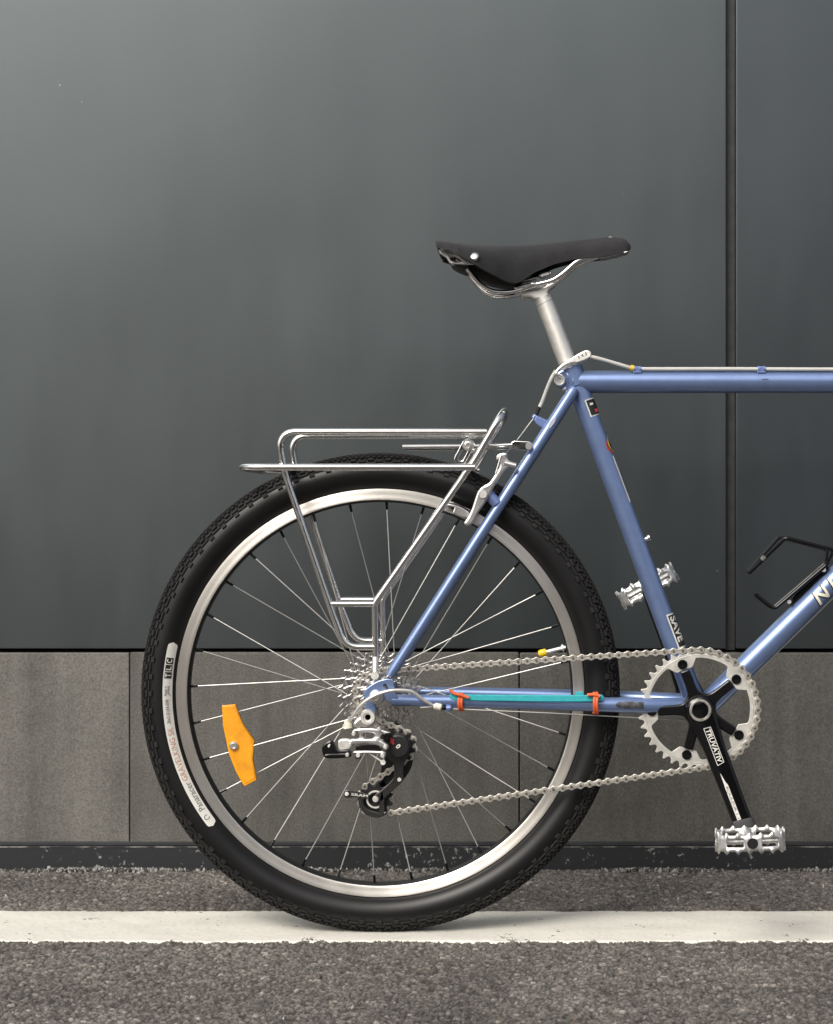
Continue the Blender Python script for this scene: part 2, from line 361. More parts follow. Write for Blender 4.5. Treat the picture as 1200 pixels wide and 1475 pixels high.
# ------------------------------------------------------------------ setting: the clad wall
wall = empty('clad_wall', (0, WALL_Y, 0))
tag(wall, 'dark grey metal clad wall with a brown grey stone base course and black plinth', 'wall', 'thing')
def panel_material(name, off, col=(.104, .118, .122)):
    m = bpy.data.materials.new(name); m.use_nodes = True; nt = m.node_tree; b = nt.nodes['Principled BSDF']
    b.inputs['Metallic'].default_value = .92; b.inputs['Roughness'].default_value = .36
    tc = nt.nodes.new('ShaderNodeTexCoord'); mp = nt.nodes.new('ShaderNodeMapping'); mp.inputs['Location'].default_value = off
    nt.links.new(tc.outputs['Object'], mp.inputs[0])
    n = nt.nodes.new('ShaderNodeTexNoise'); n.inputs['Scale'].default_value = 1.3; n.inputs['Detail'].default_value = 2; nt.links.new(mp.outputs[0], n.inputs['Vector'])
    # oil-canning: the sheet is not quite flat
    bp = nt.nodes.new('ShaderNodeBump'); bp.inputs['Strength'].default_value = 1; bp.inputs['Distance'].default_value = .007; nt.links.new(n.outputs['Fac'], bp.inputs['Height']); nt.links.new(bp.outputs[0], b.inputs['Normal'])
    m5 = nt.nodes.new('ShaderNodeMapping'); m5.inputs['Scale'].default_value = (9, 9, 2.2); m5.inputs['Location'].default_value = off; nt.links.new(tc.outputs['Object'], m5.inputs[0])
    n5 = nt.nodes.new('ShaderNodeTexNoise'); n5.inputs['Scale'].default_value = 1; n5.inputs['Detail'].default_value = 7; n5.inputs['Roughness'].default_value = .6; nt.links.new(m5.outputs[0], n5.inputs['Vector'])
    r5 = nt.nodes.new('ShaderNodeMapRange'); r5.inputs[1].default_value = .3; r5.inputs[2].default_value = .7; r5.inputs[3].default_value = .33; r5.inputs[4].default_value = .40; nt.links.new(n5.outputs['Fac'], r5.inputs[0]); nt.links.new(r5.outputs[0], b.inputs['Roughness'])
    # dust specks
    v = nt.nodes.new('ShaderNodeTexVoronoi'); v.inputs['Scale'].default_value = 14; nt.links.new(mp.outputs[0], v.inputs['Vector'])
    sp = nt.nodes.new('ShaderNodeMapRange'); sp.inputs[1].default_value = .010; sp.inputs[2].default_value = .030; sp.inputs[3].default_value = 1; sp.inputs[4].default_value = 0
    nt.links.new(v.outputs['Distance'], sp.inputs[0])
    n3 = nt.nodes.new('ShaderNodeTexNoise'); n3.inputs['Scale'].default_value = 3; nt.links.new(mp.outputs[0], n3.inputs['Vector'])
    g3 = nt.nodes.new('ShaderNodeMath'); g3.operation = 'GREATER_THAN'; g3.inputs[1].default_value = .52; nt.links.new(n3.outputs['Fac'], g3.inputs[0])
    mu = nt.nodes.new('ShaderNodeMath'); mu.operation = 'MULTIPLY'; nt.links.new(sp.outputs[0], mu.inputs[0]); nt.links.new(g3.outputs[0], mu.inputs[1])
    n4 = nt.nodes.new('ShaderNodeTexNoise'); n4.inputs['Scale'].default_value = 900; nt.links.new(mp.outputs[0], n4.inputs['Vector'])
    r4 = nt.nodes.new('ShaderNodeMapRange'); r4.inputs[3].default_value = .9; r4.inputs[4].default_value = 1.1; nt.links.new(n4.outputs['Fac'], r4.inputs[0])
    s4 = nt.nodes.new('ShaderNodeVectorMath'); s4.operation = 'SCALE'; s4.inputs[0].default_value = col; nt.links.new(r4.outputs[0], s4.inputs['Scale'])
    mx = nt.nodes.new('ShaderNodeMix'); mx.data_type = 'RGBA'; mx.inputs['B'].default_value = (.3, .3, .28, 1)
    nt.links.new(mu.outputs[0], mx.inputs['Factor']); nt.links.new(s4.outputs[0], mx.inputs['A']); nt.links.new(mx.outputs['Result'], b.inputs['Base Color'])
    return m
def slab(name, x0, x1, z0, z1, y0, y1, material, bev=.002):
    m = MB(); m.box((x0, y0, z0), (x1, y1, z1)); o = m.build(name, material, wall, smooth=False)
    if bev:
        md = o.modifiers.new('bevel', 'BEVEL'); md.width = bev; md.segments = 3
    return o
zs = PZ(934.5, WALL_Y); x_a, x_b = PW(1046.5, WALL_Y), PW(1060, WALL_Y)
slab('cladding_panel', -3.2, x_a, zs, 3.4, WALL_Y, WALL_Y + .03, panel_material('panel_paint', (0, 0, 0)))
slab('cladding_panel', x_b, 3.4, zs, 3.4, WALL_Y, WALL_Y + .03, panel_material('panel_paint_second', (5.3, 2, 1.7), (.097, .110, .117)))
M['gap'] = mat('joint_sealant', (.028, .0285, .028), .5, var=.3, vscale=70, bump=.3, bscale=300)
slab('joint_strip', x_a + .0005, x_b - .0005, zs - .003, 3.4, WALL_Y + .014, WALL_Y + .03, M['gap'], 0)
M['backing'] = mat('black_backing', (.008, .008, .008), .8)
slab('backing_board', -3.2, 3.4, -.05, 3.4, WALL_Y + .032, WALL_Y + .2, M['backing'], 0)
def stone_material(name, off, k):
    m = bpy.data.materials.new(name); m.use_nodes = True; nt = m.node_tree; b = nt.nodes['Principled BSDF']; b.inputs['Roughness'].default_value = .62; b.inputs['Specular IOR Level'].default_value = .35
    tc = nt.nodes.new('ShaderNodeTexCoord'); mp = nt.nodes.new('ShaderNodeMapping'); mp.inputs['Location'].default_value = off; nt.links.new(tc.outputs['Object'], mp.inputs[0])
    a = nt.nodes.new('ShaderNodeTexNoise'); a.inputs['Scale'].default_value = 330; a.inputs['Detail'].default_value = 5; a.inputs['Roughness'].default_value = .75; nt.links.new(mp.outputs[0], a.inputs['Vector'])
    r = nt.nodes.new('ShaderNodeValToRGB'); r.color_ramp.elements[0].position = .30; r.color_ramp.elements[0].color = (.052 * k, .050 * k, .0445 * k, 1)
    r.color_ramp.elements[1].position = .72; r.color_ramp.elements[1].color = (.158 * k, .153 * k, .138 * k, 1); nt.links.new(a.outputs['Fac'], r.inputs[0])
    # vertical washed streaks and broad blotches of dirt
    m2 = nt.nodes.new('ShaderNodeMapping'); m2.inputs['Scale'].default_value = (28, 1, 1.5); m2.inputs['Location'].default_value = off; nt.links.new(tc.outputs['Object'], m2.inputs[0])
    s = nt.nodes.new('ShaderNodeTexNoise'); s.inputs['Scale'].default_value = 1; s.inputs['Detail'].default_value = 4; nt.links.new(m2.outputs[0], s.inputs['Vector'])
    c = nt.nodes.new('ShaderNodeTexNoise'); c.inputs['Scale'].default_value = 7; c.inputs['Detail'].default_value = 5; nt.links.new(mp.outputs[0], c.inputs['Vector'])
    ad = nt.nodes.new('ShaderNodeMath'); ad.operation = 'ADD'; nt.links.new(s.outputs['Fac'], ad.inputs[0]); nt.links.new(c.outputs['Fac'], ad.inputs[1])
    mr = nt.nodes.new('ShaderNodeMapRange'); mr.inputs[1].default_value = .7; mr.inputs[2].default_value = 1.3; mr.inputs[3].default_value = .72; mr.inputs[4].default_value = 1.28; nt.links.new(ad.outputs[0], mr.inputs[0])
    sc = nt.nodes.new('ShaderNodeVectorMath'); sc.operation = 'SCALE'; nt.links.new(r.outputs[0], sc.inputs[0]); nt.links.new(mr.outputs[0], sc.inputs['Scale']); nt.links.new(sc.outputs[0], b.inputs['Base Color'])
    bp = nt.nodes.new('ShaderNodeBump'); bp.inputs['Strength'].default_value = .35; bp.inputs['Distance'].default_value = .001; nt.links.new(a.outputs['Fac'], bp.inputs['Height']); nt.links.new(bp.outputs[0], b.inputs['Normal'])
    return m
zt, zb = PZ(939.5, WALL_Y), PZ(1213, WALL_Y)
step = PW(748, WALL_Y) - PW(187, WALL_Y); xj = PW(187, WALL_Y)
for i in range(-4, 5):
    a = xj + i * step
    slab('stone_panel', a + .0009, a + step - .0009, zb - .02, zt - (.0008 if i % 2 else 0), WALL_Y - .002 + (.0012 if i % 2 else 0), WALL_Y + .03,
         stone_material('stone', (i * 3.1, i * 1.7, i * .9), (1.12, .92, .84, 1.0)[i % 4] if i not in (-1, 0, 1) else {-1: 1.15, 0: .95, 1: .86}[i]), .0018)
# plinth: dark painted board with chips, a narrow ledge on top
pm = bpy.data.materials.new('plinth_paint'); pm.use_nodes = True; nt = pm.node_tree; b = nt.nodes['Principled BSDF']; b.inputs['Roughness'].default_value = .55
tc = nt.nodes.new('ShaderNodeTexCoord'); n = nt.nodes.new('ShaderNodeTexNoise'); n.inputs['Scale'].default_value = 120; n.inputs['Detail'].default_value = 6; n.inputs['Roughness'].default_value = .62
mp = nt.nodes.new('ShaderNodeMapping'); mp.inputs['Scale'].default_value = (1, 1, .8); nt.links.new(tc.outputs['Object'], mp.inputs[0]); nt.links.new(mp.outputs[0], n.inputs['Vector'])
nl = nt.nodes.new('ShaderNodeTexNoise'); nl.inputs['Scale'].default_value = 6; nl.inputs['Detail'].default_value = 3; nt.links.new(tc.outputs['Object'], nl.inputs['Vector'])
sm_ = nt.nodes.new('ShaderNodeMath'); sm_.operation = 'MULTIPLY_ADD'; sm_.inputs[1].default_value = .45; nt.links.new(nl.outputs['Fac'], sm_.inputs[0]); nt.links.new(n.outputs['Fac'], sm_.inputs[2])
ra = nt.nodes.new('ShaderNodeValToRGB'); ra.color_ramp.elements[0].position = .865; ra.color_ramp.elements[0].color = (.013, .0145, .017, 1)
ra.color_ramp.elements[1].position = .915; ra.color_ramp.elements[1].color = (.30, .30, .28, 1); nt.links.new(sm_.outputs[0], ra.inputs[0]); nt.links.new(ra.outputs[0], b.inputs['Base Color'])
slab('plinth_board', -3.2, 3.4, -.03, PZ(1219, WALL_Y - .008), WALL_Y - .009, WALL_Y + .02, pm, .0012)
slab('plinth_strip', -3.2, 3.4, PZ(1219, WALL_Y - .008) + .0004, PZ(1212, WALL_Y - .003), WALL_Y - .005, WALL_Y + .02, mat('plinth_strip_paint', (.025, .027, .029), .5, var=.4, vscale=12), .001)
lipm = bpy.data.materials.new('scuffed_edge'); lipm.use_nodes = True; nt = lipm.node_tree; b = nt.nodes['Principled BSDF']; b.inputs['Roughness'].default_value = .6
tc = nt.nodes.new('ShaderNodeTexCoord'); n = nt.nodes.new('ShaderNodeTexNoise'); n.inputs['Scale'].default_value = 26; n.inputs['Detail'].default_value = 7; n.inputs['Roughness'].default_value = .7; nt.links.new(tc.outputs['Object'], n.inputs['Vector'])
ra = nt.nodes.new('ShaderNodeValToRGB'); ra.color_ramp.elements[0].position = .47; ra.color_ramp.elements[0].color = (.02, .021, .023, 1); ra.color_ramp.elements[1].position = .60; ra.color_ramp.elements[1].color = (.21, .21, .20, 1)
nt.links.new(n.outputs['Fac'], ra.inputs[0]); nt.links.new(ra.outputs[0], b.inputs['Base Color'])
slab('plinth_edge', -3.2, 3.4, PZ(1219, WALL_Y - .008) - .0022, PZ(1219, WALL_Y - .008) + .0003, WALL_Y - .0098, WALL_Y - .0085, lipm, .0003)
# mortar crumbs along the foot of the plinth
cm = MB(); ico = [(0,0,1),(.89,0,.45),(.28,.85,.45),(-.72,.53,.45),(-.72,-.53,.45),(.28,-.85,.45),(.72,.53,-.45),(-.28,.85,-.45),(-.89,0,-.45),(-.28,-.85,-.45),(.72,-.53,-.45),(0,0,-1)]
icf = [(0,1,2),(0,2,3),(0,3,4),(0,4,5),(0,5,1),(1,6,2),(2,7,3),(3,8,4),(4,9,5),(5,10,1),(6,7,2),(7,8,3),(8,9,4),(9,10,5),(10,6,1),(11,7,6),(11,8,7),(11,9,8),(11,10,9),(11,6,10)]
dens = vnoise(np.arange(0, 3.0, .001), np.zeros(3000), .09, 21)
for i in range(7000):
    x = random.uniform(-1.75, 1.15); dn = dens[int((x + 1.75) * 1000) % 3000]
    if random.random() > dn * 1.3 - .25: continue
    s = random.uniform(.0008, .0034) * (.5 + dn * .8); y = WALL_Y - .011 - abs(random.gauss(0, .009))
    cm.cur = 0 if random.random() < .45 else 1
    q = Euler((random.random() * 6, random.random() * 6, random.random() * 6)).to_matrix()
    k = (random.uniform(.7, 1.4), random.uniform(.7, 1.3), random.uniform(.5, 1))
    cm.add([Vector((x, y, random.uniform(-.003, .002))) + q @ Vector((a * s * k[0], bb * s * k[1], c * s * k[2])) for a, bb, c in ico], icf)
tag(cm.build('mortar_crumbs', [mat('pale_mortar', (.27, .265, .25), .85, var=.3), mat('dark_grit', (.06, .055, .05), .85, var=.3)], None, smooth=False, recalc=False),
    'pale mortar crumbs and grit along the foot of the black plinth', 'rubble', 'stuff')
gr = MB()
for i in range(90):
    x, y = random.uniform(-1.6, 1.0), random.choice((random.uniform(.14, .44), random.uniform(-.6, -.08))); s_ = random.uniform(.0012, .0030); gr.cur = 0 if random.random() < .5 else 1
    q = Euler((random.random() * 6, random.random() * 6, random.random() * 6)).to_matrix(); k = (random.uniform(.8, 2.2), random.uniform(.6, 1.1), random.uniform(.5, .9))
    gr.add([Vector((x, y, .0005)) + q @ Vector((a * s_ * k[0], bb * s_ * k[1], c * s_ * k[2])) for a, bb, c in ico], icf)
tag(gr.build('loose_grit', [mat('pale_grit', (.42, .40, .36), .8, var=.2), mat('brown_grit', (.16, .12, .09), .85, var=.3)], None, smooth=False, recalc=False), 'loose pale and brown grit scattered over the asphalt', 'grit', 'stuff')
# ------------------------------------------------------------------ unseen buildings added to shape the reflection in the metal cladding
def added_building(name, label, x0, x1, y0, y1, h, mw, mp, win):
    o = empty(name, ((x0 + x1) / 2, y1, 0)); tag(o, label, 'building')
    t = MB(); t.box((x0, y0, -.02), (x1, y1, h)); t.build('wall', mw, o, smooth=False)
    t = MB(); t.box((x0 - .15, y0 - .15, h + .003), (x1 + .15, y1 + .12, h + .22)); t.build('parapet', mp, o, smooth=False)
    if win:
        n = int((x1 - x0) // 4); gl = M['black']
        for i in range(n):
            c = x0 + (i + .5) * (x1 - x0) / n
            t = MB(); t.box((c - .9, y1 - .05, 1.0), (c + .9, y1 + .03, 2.2)); w = t.build('window', mp, o, smooth=False)
            t = MB(); t.box((c - .82, y1 - .05, 1.08), (c + .82, y1 + .034, 2.12)); t.build('pane', gl, w, smooth=False)
    return o
added_building('added_warehouse', 'low dark building, added out of view to darken the reflection in the metal wall', -2.5, 34, -26, -14.5, 3.7,
    mat('dark_render', (.055, .055, .055), .8, var=.2, vscale=2), mat('dark_trim', (.03, .03, .032), .6), True)
added_building('added_brick_shed', 'low brown brick building, added out of view to warm the reflection in the metal wall', -30, -2.9, -22, -14.5, 2.2,
    mat('brown_brick', (.17, .11, .075), .85, var=.2, vscale=6), mat('brown_trim', (.09, .06, .045), .7), False)
# ------------------------------------------------------------------ the bicycle
AX = P(548.5, 997); AXc = (AX.x, AX.z)                  # rear axle
BB = P(1003, 1016); BBc = (BB.x, BB.z)                  # bottom bracket
bike = empty('bicycle', (AX.x, 0, 0))
tag(bike, 'blue bicycle with chrome rear rack and black saddle parked before the dark wall', 'bicycle')

# --- frame
ST0, ST1 = BB, P(822.5, 529)
TT0, TT1 = P(824, 550), Vector((.655, 0, P(824, 550).z))
DT0 = P(1011, 1022.5); DT1 = DT0 + (P(1200, 837) - P(1037, 997)) * 2.75
fm = MB(); fm.lathe([(.0185, -.035), (.0195, -.034), (.0195, .034), (.0185, .035), (.001, .035)], BBc, 40)
frame = fm.build('frame', M['paint'], bike)
def ftube(name, pts, r, parent=frame, m=None, seg=32): t = MB(); t.tube(pts, r, seg); return t.build(name, m or M['paint'], parent)
ftube('seat_tube', [ST0, ST1], .0143)
axis = (ST1 - ST0).normalized()
t = MB(); t.tube([ST1 - axis * .028, ST1 - axis * .027, ST1 - axis * .001, ST1], [.0146, .0160, .0160, .0150], 32); t.build('seat_collar', M['paint'], frame)
ftube('top_tube', [TT0, TT1], .0158)
ftube('down_tube', [DT0, DT1], .0165)
HT = Vector((.325, 0, -.945)).normalized(); HT0 = Vector((.648, 0, .800)); HT1 = HT0 + HT * .135
ftube('head_tube', [HT0, HT1], .0185)
for sgn in (1, -1):
    a = P(561, 974, .064); a.y = -.064 * sgn; b_ = P(828, 559, .018); b_.y = -.018 * sgn
    ftube('seat_stay', [a, a.lerp(b_, .03), a.lerp(b_, .5), b_ - (b_ - a).normalized() * .006, b_], [.0055, .0072, .0080, .0080, .0055])
    a = P(571, 1008.5, .062); c1 = P(900, 1015.5, .05); c2 = P(990, 1017, .03)
    pts = [a, P(576, 1008.6, .061), P(720, 1011, .055), c1, c2]
    for q in pts: q.y *= sgn
    ftube('chain_stay', spline(pts, 6), [.0045] + [.0066 + .0052 * i / 23 for i in range(24)])
# dropouts
drop = crop([(398,290),(440,262),(480,250),(512,244),(545,252),(552,300),(560,345),(575,350),(575,385),(560,395),(500,392),(490,362),(470,330),(440,318),(415,335),(425,370),(436,400),(436,470),(425,520),(390,530),(350,500),(368,440),(370,395),(360,340),(370,312)], 4.2857, 440, 920)
slot = crop([(478,288),(495,275),(512,300),(508,318),(495,305)], 4.2857, 440, 920)
plate('dropout', [chaikin(drop, 2), chaikin(slot, 2)], .0655, .0060, M['paint'], frame, .0012)
far = [(AX.x + .052 * math.cos(t), AX.z + .02 * math.sin(t)) for t in np.linspace(0, 2 * PI, 20, endpoint=False)]
plate('dropout', [[(AX.x + (x - AX.x) * .5 + .006, z) for x, z in far]], -.0655, .006, M['paint'], frame, .0012, px=False)
# bridges
t = MB(); p = P(700, 757); t.tube([P(718, 733, .045), Vector((P(718, 733, .045).x, .045, P(718, 733, .045).z))], .0065, 16); 
ftube('stay_bridge', [Vector((P(752, 676).x, -.03, P(752, 676).z)), Vector((P(752, 676).x, .03, P(752, 676).z))], .0065)
# cable stop on the bridge above the stays
cs = plate('cable_stop', [crop([(640,195),(655,165),(735,200),(690,245),(650,215)], 4.2857, 620, 560)], .006, .012, M['paint_dark'], frame, .0015)
t = MB(); t.tube([P(768.5, 602, .008), P(771.5, 598.5, .008)], .0035, 14); t.build('cable_stop', M['paint_dark'], frame)
for x in (918, 1097):
    c = P(x, 531.5, .010); t = MB(); t.box((c.x - .006, c.y - .003, c.z - .006), (c.x + .006, c.y + .004, c.z + .0035))
    o = t.build('cable_guide', M['paint_dark'], frame, smooth=False); md = o.modifiers.new('b', 'BEVEL'); md.width = .0012; md.segments = 2
    t = MB(); 
    for dx in (-.004, .004): t.tube([Vector((c.x + dx - .0012, c.y, c.z)), Vector((c.x + dx + .0012, c.y, c.z))], .0042, 12)
    t.build('cable_guide', M['paint_dark'], frame)
def screw(name, x, y, dz, r, m, parent, L=.004, hexr=None):
    c = P(x, y, dz); t = MB(); t.lathe([(1e-5, dz), (r * .86, dz), (r, dz + .0006), (r, dz + L - .0008), (r * .8, dz + L), (r * .45, dz + L), (r * .42, dz + L - .0018), (1e-5, dz + L - .0018)], (c.x, c.z), 24)
    return t.build(name, m, parent)
t = MB(); t.tube([P(927, 778, .0), P(933, 775.5, .0), P(933.5, 775, .0), P(936, 774, 0)], [.0028, .0028, .0042, .004], 12); t.build('boss_screw', M['alloy'], frame)
# bare patch worn into the chain stay
def on_tube(p0, p1, rad, lift=.0004):
    """u metres along the tube from p0, v metres round it (0 = facing the camera, + = up side)"""
    ax = (p1 - p0).normalized(); f = Vector((0, -1, 0)); up = Vector((-ax.z, 0, ax.x))
    if up.z < 0: up = -up
    def fm_(u, v): a = v / rad; return p0 + ax * u + (f * math.cos(a) + up * math.sin(a)) * (rad + lift)
    return fm_
def decal(name, p0, p1, rad, poly, m, parent, lift=.0004, nu=1, nv=10):
    """quad strip decals: poly=(u0,u1,v0,v1,skew)"""
    u0, u1, v0, v1, sk = poly; fm_ = on_tube(p0, p1, rad, lift); vs = []; fs = []; nu = 6
    for i in range(nu + 1):
        for j in range(nv + 1):
            v = v0 + (v1 - v0) * j / nv; vs.append(fm_(u0 + (u1 - u0) * i / nu + sk * (j / nv), v))
    for i in range(nu):
        for j in range(nv): fs.append((i * (nv + 1) + j, (i + 1) * (nv + 1) + j, (i + 1) * (nv + 1) + j + 1, i * (nv + 1) + j + 1))
    t = MB(); t.add(vs, fs); return t.build(name, m, parent, recalc=False)
# seat tube: u runs downwards from the top so that v>0 ('up' side) is the right-hand side of the tube
STa, STb, SR = ST1, ST0, .0143
L_st = (STb - STa).length
def st_u(y): return (y - 529) / (1016 - 529) * L_st
decal('sticker_border', STa, STb, SR, (st_u(578), st_u(602), .001, .0215, .000), M['white'], frame, .0004)
decal('sticker', STa, STb, SR, (st_u(579.3), st_u(600.6), .0026, .0215, .000), M['ink'], frame, .0007)
decal('sticker_mark', STa, STb, SR, (st_u(584), st_u(587), .006, .0115, .000), M['white'], frame, .0009)
decal('sticker_mark', STa, STb, SR, (st_u(593.5), st_u(598), .0105, .019, .000), M['red'], frame, .0009)
def arc_decal(u0, u1, v_edge, v_mid, wid, m, lift):
    fm_ = on_tube(STa, STb, SR, lift); vs = []; fs = []; n = 18
    for i in range(n + 1):
        t_ = i / n; u = u0 + (u1 - u0) * t_; v = v_edge + (v_mid - v_edge) * math.sin(PI * t_) ** .75
        vs += [fm_(u, v), fm_(u, v + wid * (.3 + .7 * math.sin(PI * t_)))]
    for i in range(n): fs.append((2 * i, 2 * i + 2, 2 * i + 3, 2 * i + 1))
    t = MB(); t.add(vs, fs); t.build('sticker_stripe', m, frame, recalc=False)
u0, u1 = st_u(630), st_u(661)
arc_decal(u0 + .003, u1, .021, .0075, .003, M['red'], .0005)
arc_decal(u0 + .001, u1 - .001, .021, .0095, .0026, M['ink'], .0007)
arc_decal(u0, u1 - .002, .0205, .0112, .0018, M['yellow'], .0009)
arc_decal(u0 + .008, u1 - .006, .021, .0152, .003, M['ink'], .0009)
decal('sticker_stripe', STa, STb, SR, (st_u(661), st_u(727), .0118, .0142, -.000), M['white'], frame, .0005)
decal('sticker_border', STa, STb, SR, (st_u(886.5), st_u(935), .0035, .0215, .001), M['white'], frame, .0004)
decal('sticker', STa, STb, SR, (st_u(888.5), st_u(933), .0054, .0215, .001), M['ink'], frame, .0007)
fmz = on_tube(STa, STb, SR, .001)
text_obj('lettering', 'SAVE', .0165, lambda u, v: fmz(st_u(891) + u, .0068 + v), M['white'], frame, width=.037, sub=2, bold=.0004)
# down tube lettering, two letters of the maker's name
fd = on_tube(DT0, DT1, .0165, .0007); fd2 = on_tube(DT0, DT1, .0165, .0005)
DU = (P(1167, 864) - DT0).dot((DT1 - DT0).normalized())
for k, (ch, off) in enumerate((('N', 0), ('I', .0285))):
    for (nm, fx, mm, bold) in (('lettering_outline', fd2, M['ink'], .0016), ('lettering', fd, M['cream'], .0006)):
        text_obj(nm, ch, .0285, (lambda fx, off, bold: lambda u, v: fx(DU + off + u - bold + (.004 if bold < .001 else .003), v - .0105 - (bold - .0006)))(fx, off, bold), mm, frame, sub=3, bold=bold, shear=.22)
t = MB(); t.tube([P(1030, 1027, .004), P(1200, 861.2, .004), P(1330, 734, .004)], .0011, 8); t.build('gear_cable', M['hous'], bike)

decal('print_mark', TT0, TT1, .0158, (P(1096, 547).x - TT0.x, P(1105, 547).x - TT0.x, .0016, .0032, 0), M['inkgrey0'], frame, .0004)
fs_ = on_tube(P(561, 974, .064), P(828, 559, .018), .0080, .0006); t = MB(); Lq = (P(796, 611, .02) - P(561, 974, .06)).length
for i in range(21): a = 2 * PI * i / 20; t.v.append(tuple(fs_(Lq + .0095 * math.cos(a), .0005 + .0026 * math.sin(a))))
t.f.append(tuple(range(20))); t.mi.append(0); t.build('sticker', mat('pale_oval', (.36, .38, .44), .4), frame, recalc=False)  # pale oval patch laid on the near seat stay
# --- seatpost
post = MB(); post.tube([P(826, 545), P(782, 428)], .0128, 40); post = post.build('seatpost', M['satin'], bike)
t = MB(); t.tube([P(785.4, 437), P(785.2, 436.6)], .01295, 40); t.build('seatpost_line', M['reinforce'], post)
head = crop([(525,360),(545,355),(600,348),(640,340),(690,300),(708,315),(700,335),(680,345),(668,365),(680,385),(605,402),(580,385),(545,388),(528,378)], 3.529, 600, 320)
plate('post_head', [chaikin(head, 2)], 0, .024, M['satin'], post, .003)
plate('clamp', [chaikin(crop([(498,335),(610,312),(612,340),(500,358)], 3.529, 600, 320), 1)], 0, .052, M['chrome'], post, .002)
plate('clamp', [chaikin(crop([(520,312),(610,288),(612,300),(505,322)], 3.529, 600, 320), 1)], 0, .052, M['chrome'], post, .0015)
plate('clamp', [chaikin(crop([(618,268),(675,252),(690,268),(622,290)], 3.529, 600, 320), 1)], 0, .03, M['alloy'], post, .002)
t = MB(); t.tube([P(795, 407), P(799.5, 412.5)], .0036, 16); t.build('clamp_bolt', M['alloy'], post); t = MB(); t.tube([P(752, 424), P(754.5, 430.5)], .0038, 16); t.build('clamp_bolt', M['alloy'], post)

# --- saddle
topx = [629.5, 640, 660, 685, 719, 745, 770, 800, 826, 850, 872, 888, 898, 905, 908.6]
topy = [352.2, 352.6, 353.8, 354.8, 355.2, 354.4, 352.4, 349.6, 346.8, 344.2, 342.0, 341.6, 343.2, 347.2, 354]
botx = [629.5, 651, 668, 685, 699, 713, 727, 739, 746, 753, 770, 798, 826, 850, 866, 888, 900, 908.6]
boty = [357, 361, 371, 381, 389, 396.5, 404, 408.2, 408, 404.5, 392.5, 380.5, 373.5, 371.5, 370, 366.5, 364.5, 358]
wx = [629.5, 640, 660, 690, 715, 740, 770, 800, 850, 888, 902, 906.5, 908.6]
wy = [.071, .077, .079, .072, .060, .045, .032, .025, .0205, .018, .014, .009, .002]
xs = np.concatenate([np.linspace(629.5, 896, 54), [899, 902, 904.5, 906.5, 907.8, 908.6]])
NV = 29; vs = []; fs = []
for x in xs:
    w = np.interp(x, wx, wy); zt_ = P(x, np.interp(x, topx, topy)).z; pb = P(x, np.interp(x, botx, boty), w)
    X = P(x, 350).x
    for j in range(NV):
        a = (j / (NV - 1) * 2 - 1) * PI / 2
        lat = w * math.copysign(abs(math.sin(a)) ** .85, a); hh = abs(math.cos(a)) ** .62 if abs(math.cos(a)) > 1e-6 else 0
        xl = X + (pb.x - X) * (1 - hh)
        vs.append((xl, -lat, pb.z + (zt_ - pb.z) * hh))
for i in range(len(xs) - 1):
    for j in range(NV - 1): fs.append((i * NV + j, i * NV + j + 1, (i + 1) * NV + j + 1, (i + 1) * NV + j))
sm = bpy.data.materials.new('saddle_canvas'); sm.use_nodes = True; nt = sm.node_tree; b = nt.nodes['Principled BSDF']; b.inputs['Roughness'].default_value = .78; b.inputs['Specular IOR Level'].default_value = .4
b.inputs['Sheen Weight'].default_value = .12; b.inputs['Sheen Roughness'].default_value = .5
tc = nt.nodes.new('ShaderNodeTexCoord')
n1 = nt.nodes.new('ShaderNodeTexNoise'); n1.inputs['Scale'].default_value = 900; n1.inputs['Detail'].default_value = 3; nt.links.new(tc.outputs['Object'], n1.inputs['Vector'])
n2 = nt.nodes.new('ShaderNodeTexNoise'); n2.inputs['Scale'].default_value = 25; n2.inputs['Detail'].default_value = 6; nt.links.new(tc.outputs['Object'], n2.inputs['Vector'])
ml = nt.nodes.new('ShaderNodeMath'); ml.operation = 'MULTIPLY'; nt.links.new(n1.outputs['Fac'], ml.inputs[0]); nt.links.new(n2.outputs['Fac'], ml.inputs[1])
ra = nt.nodes.new('ShaderNodeMapRange'); ra.inputs[1].default_value = .12; ra.inputs[2].default_value = .4; ra.inputs[3].default_value = .007; ra.inputs[4].default_value = .026; nt.links.new(ml.outputs[0], ra.inputs[0])
cb = nt.nodes.new('ShaderNodeCombineColor'); [nt.links.new(ra.outputs[0], cb.inputs[i]) for i in range(2)]; bl = nt.nodes.new('ShaderNodeMath'); bl.operation = 'MULTIPLY'; bl.inputs[1].default_value = 1.12; nt.links.new(ra.outputs[0], bl.inputs[0]); nt.links.new(bl.outputs[0], cb.inputs[2]); nt.links.new(cb.outputs[0], b.inputs['Base Color'])
bp = nt.nodes.new('ShaderNodeBump'); bp.inputs['Strength'].default_value = .5; bp.inputs['Distance'].default_value = .0007; nt.links.new(n1.outputs['Fac'], bp.inputs['Height']); nt.links.new(bp.outputs[0], b.inputs['Normal'])
t = MB(); t.add(vs, fs); saddle = t.build('saddle', sm, bike, angle=80)
md = saddle.modifiers.new('solid', 'SOLIDIFY'); md.thickness = .0045; md.offset = -1
md = saddle.modifiers.new('bev', 'BEVEL'); md.width = .0012; md.segments = 2; md.limit_method = 'ANGLE'
md = saddle.modifiers.new('sub', 'SUBSURF'); md.levels = 1; md.render_levels = 1
plate('underside', [chaikin([(655, 366), (672, 388), (690, 404), (712, 413), (738, 416), (752, 410), (762, 400), (770, 386), (740, 372), (664, 362)], 1)], 0, .044, M['blackm'], saddle, .003)
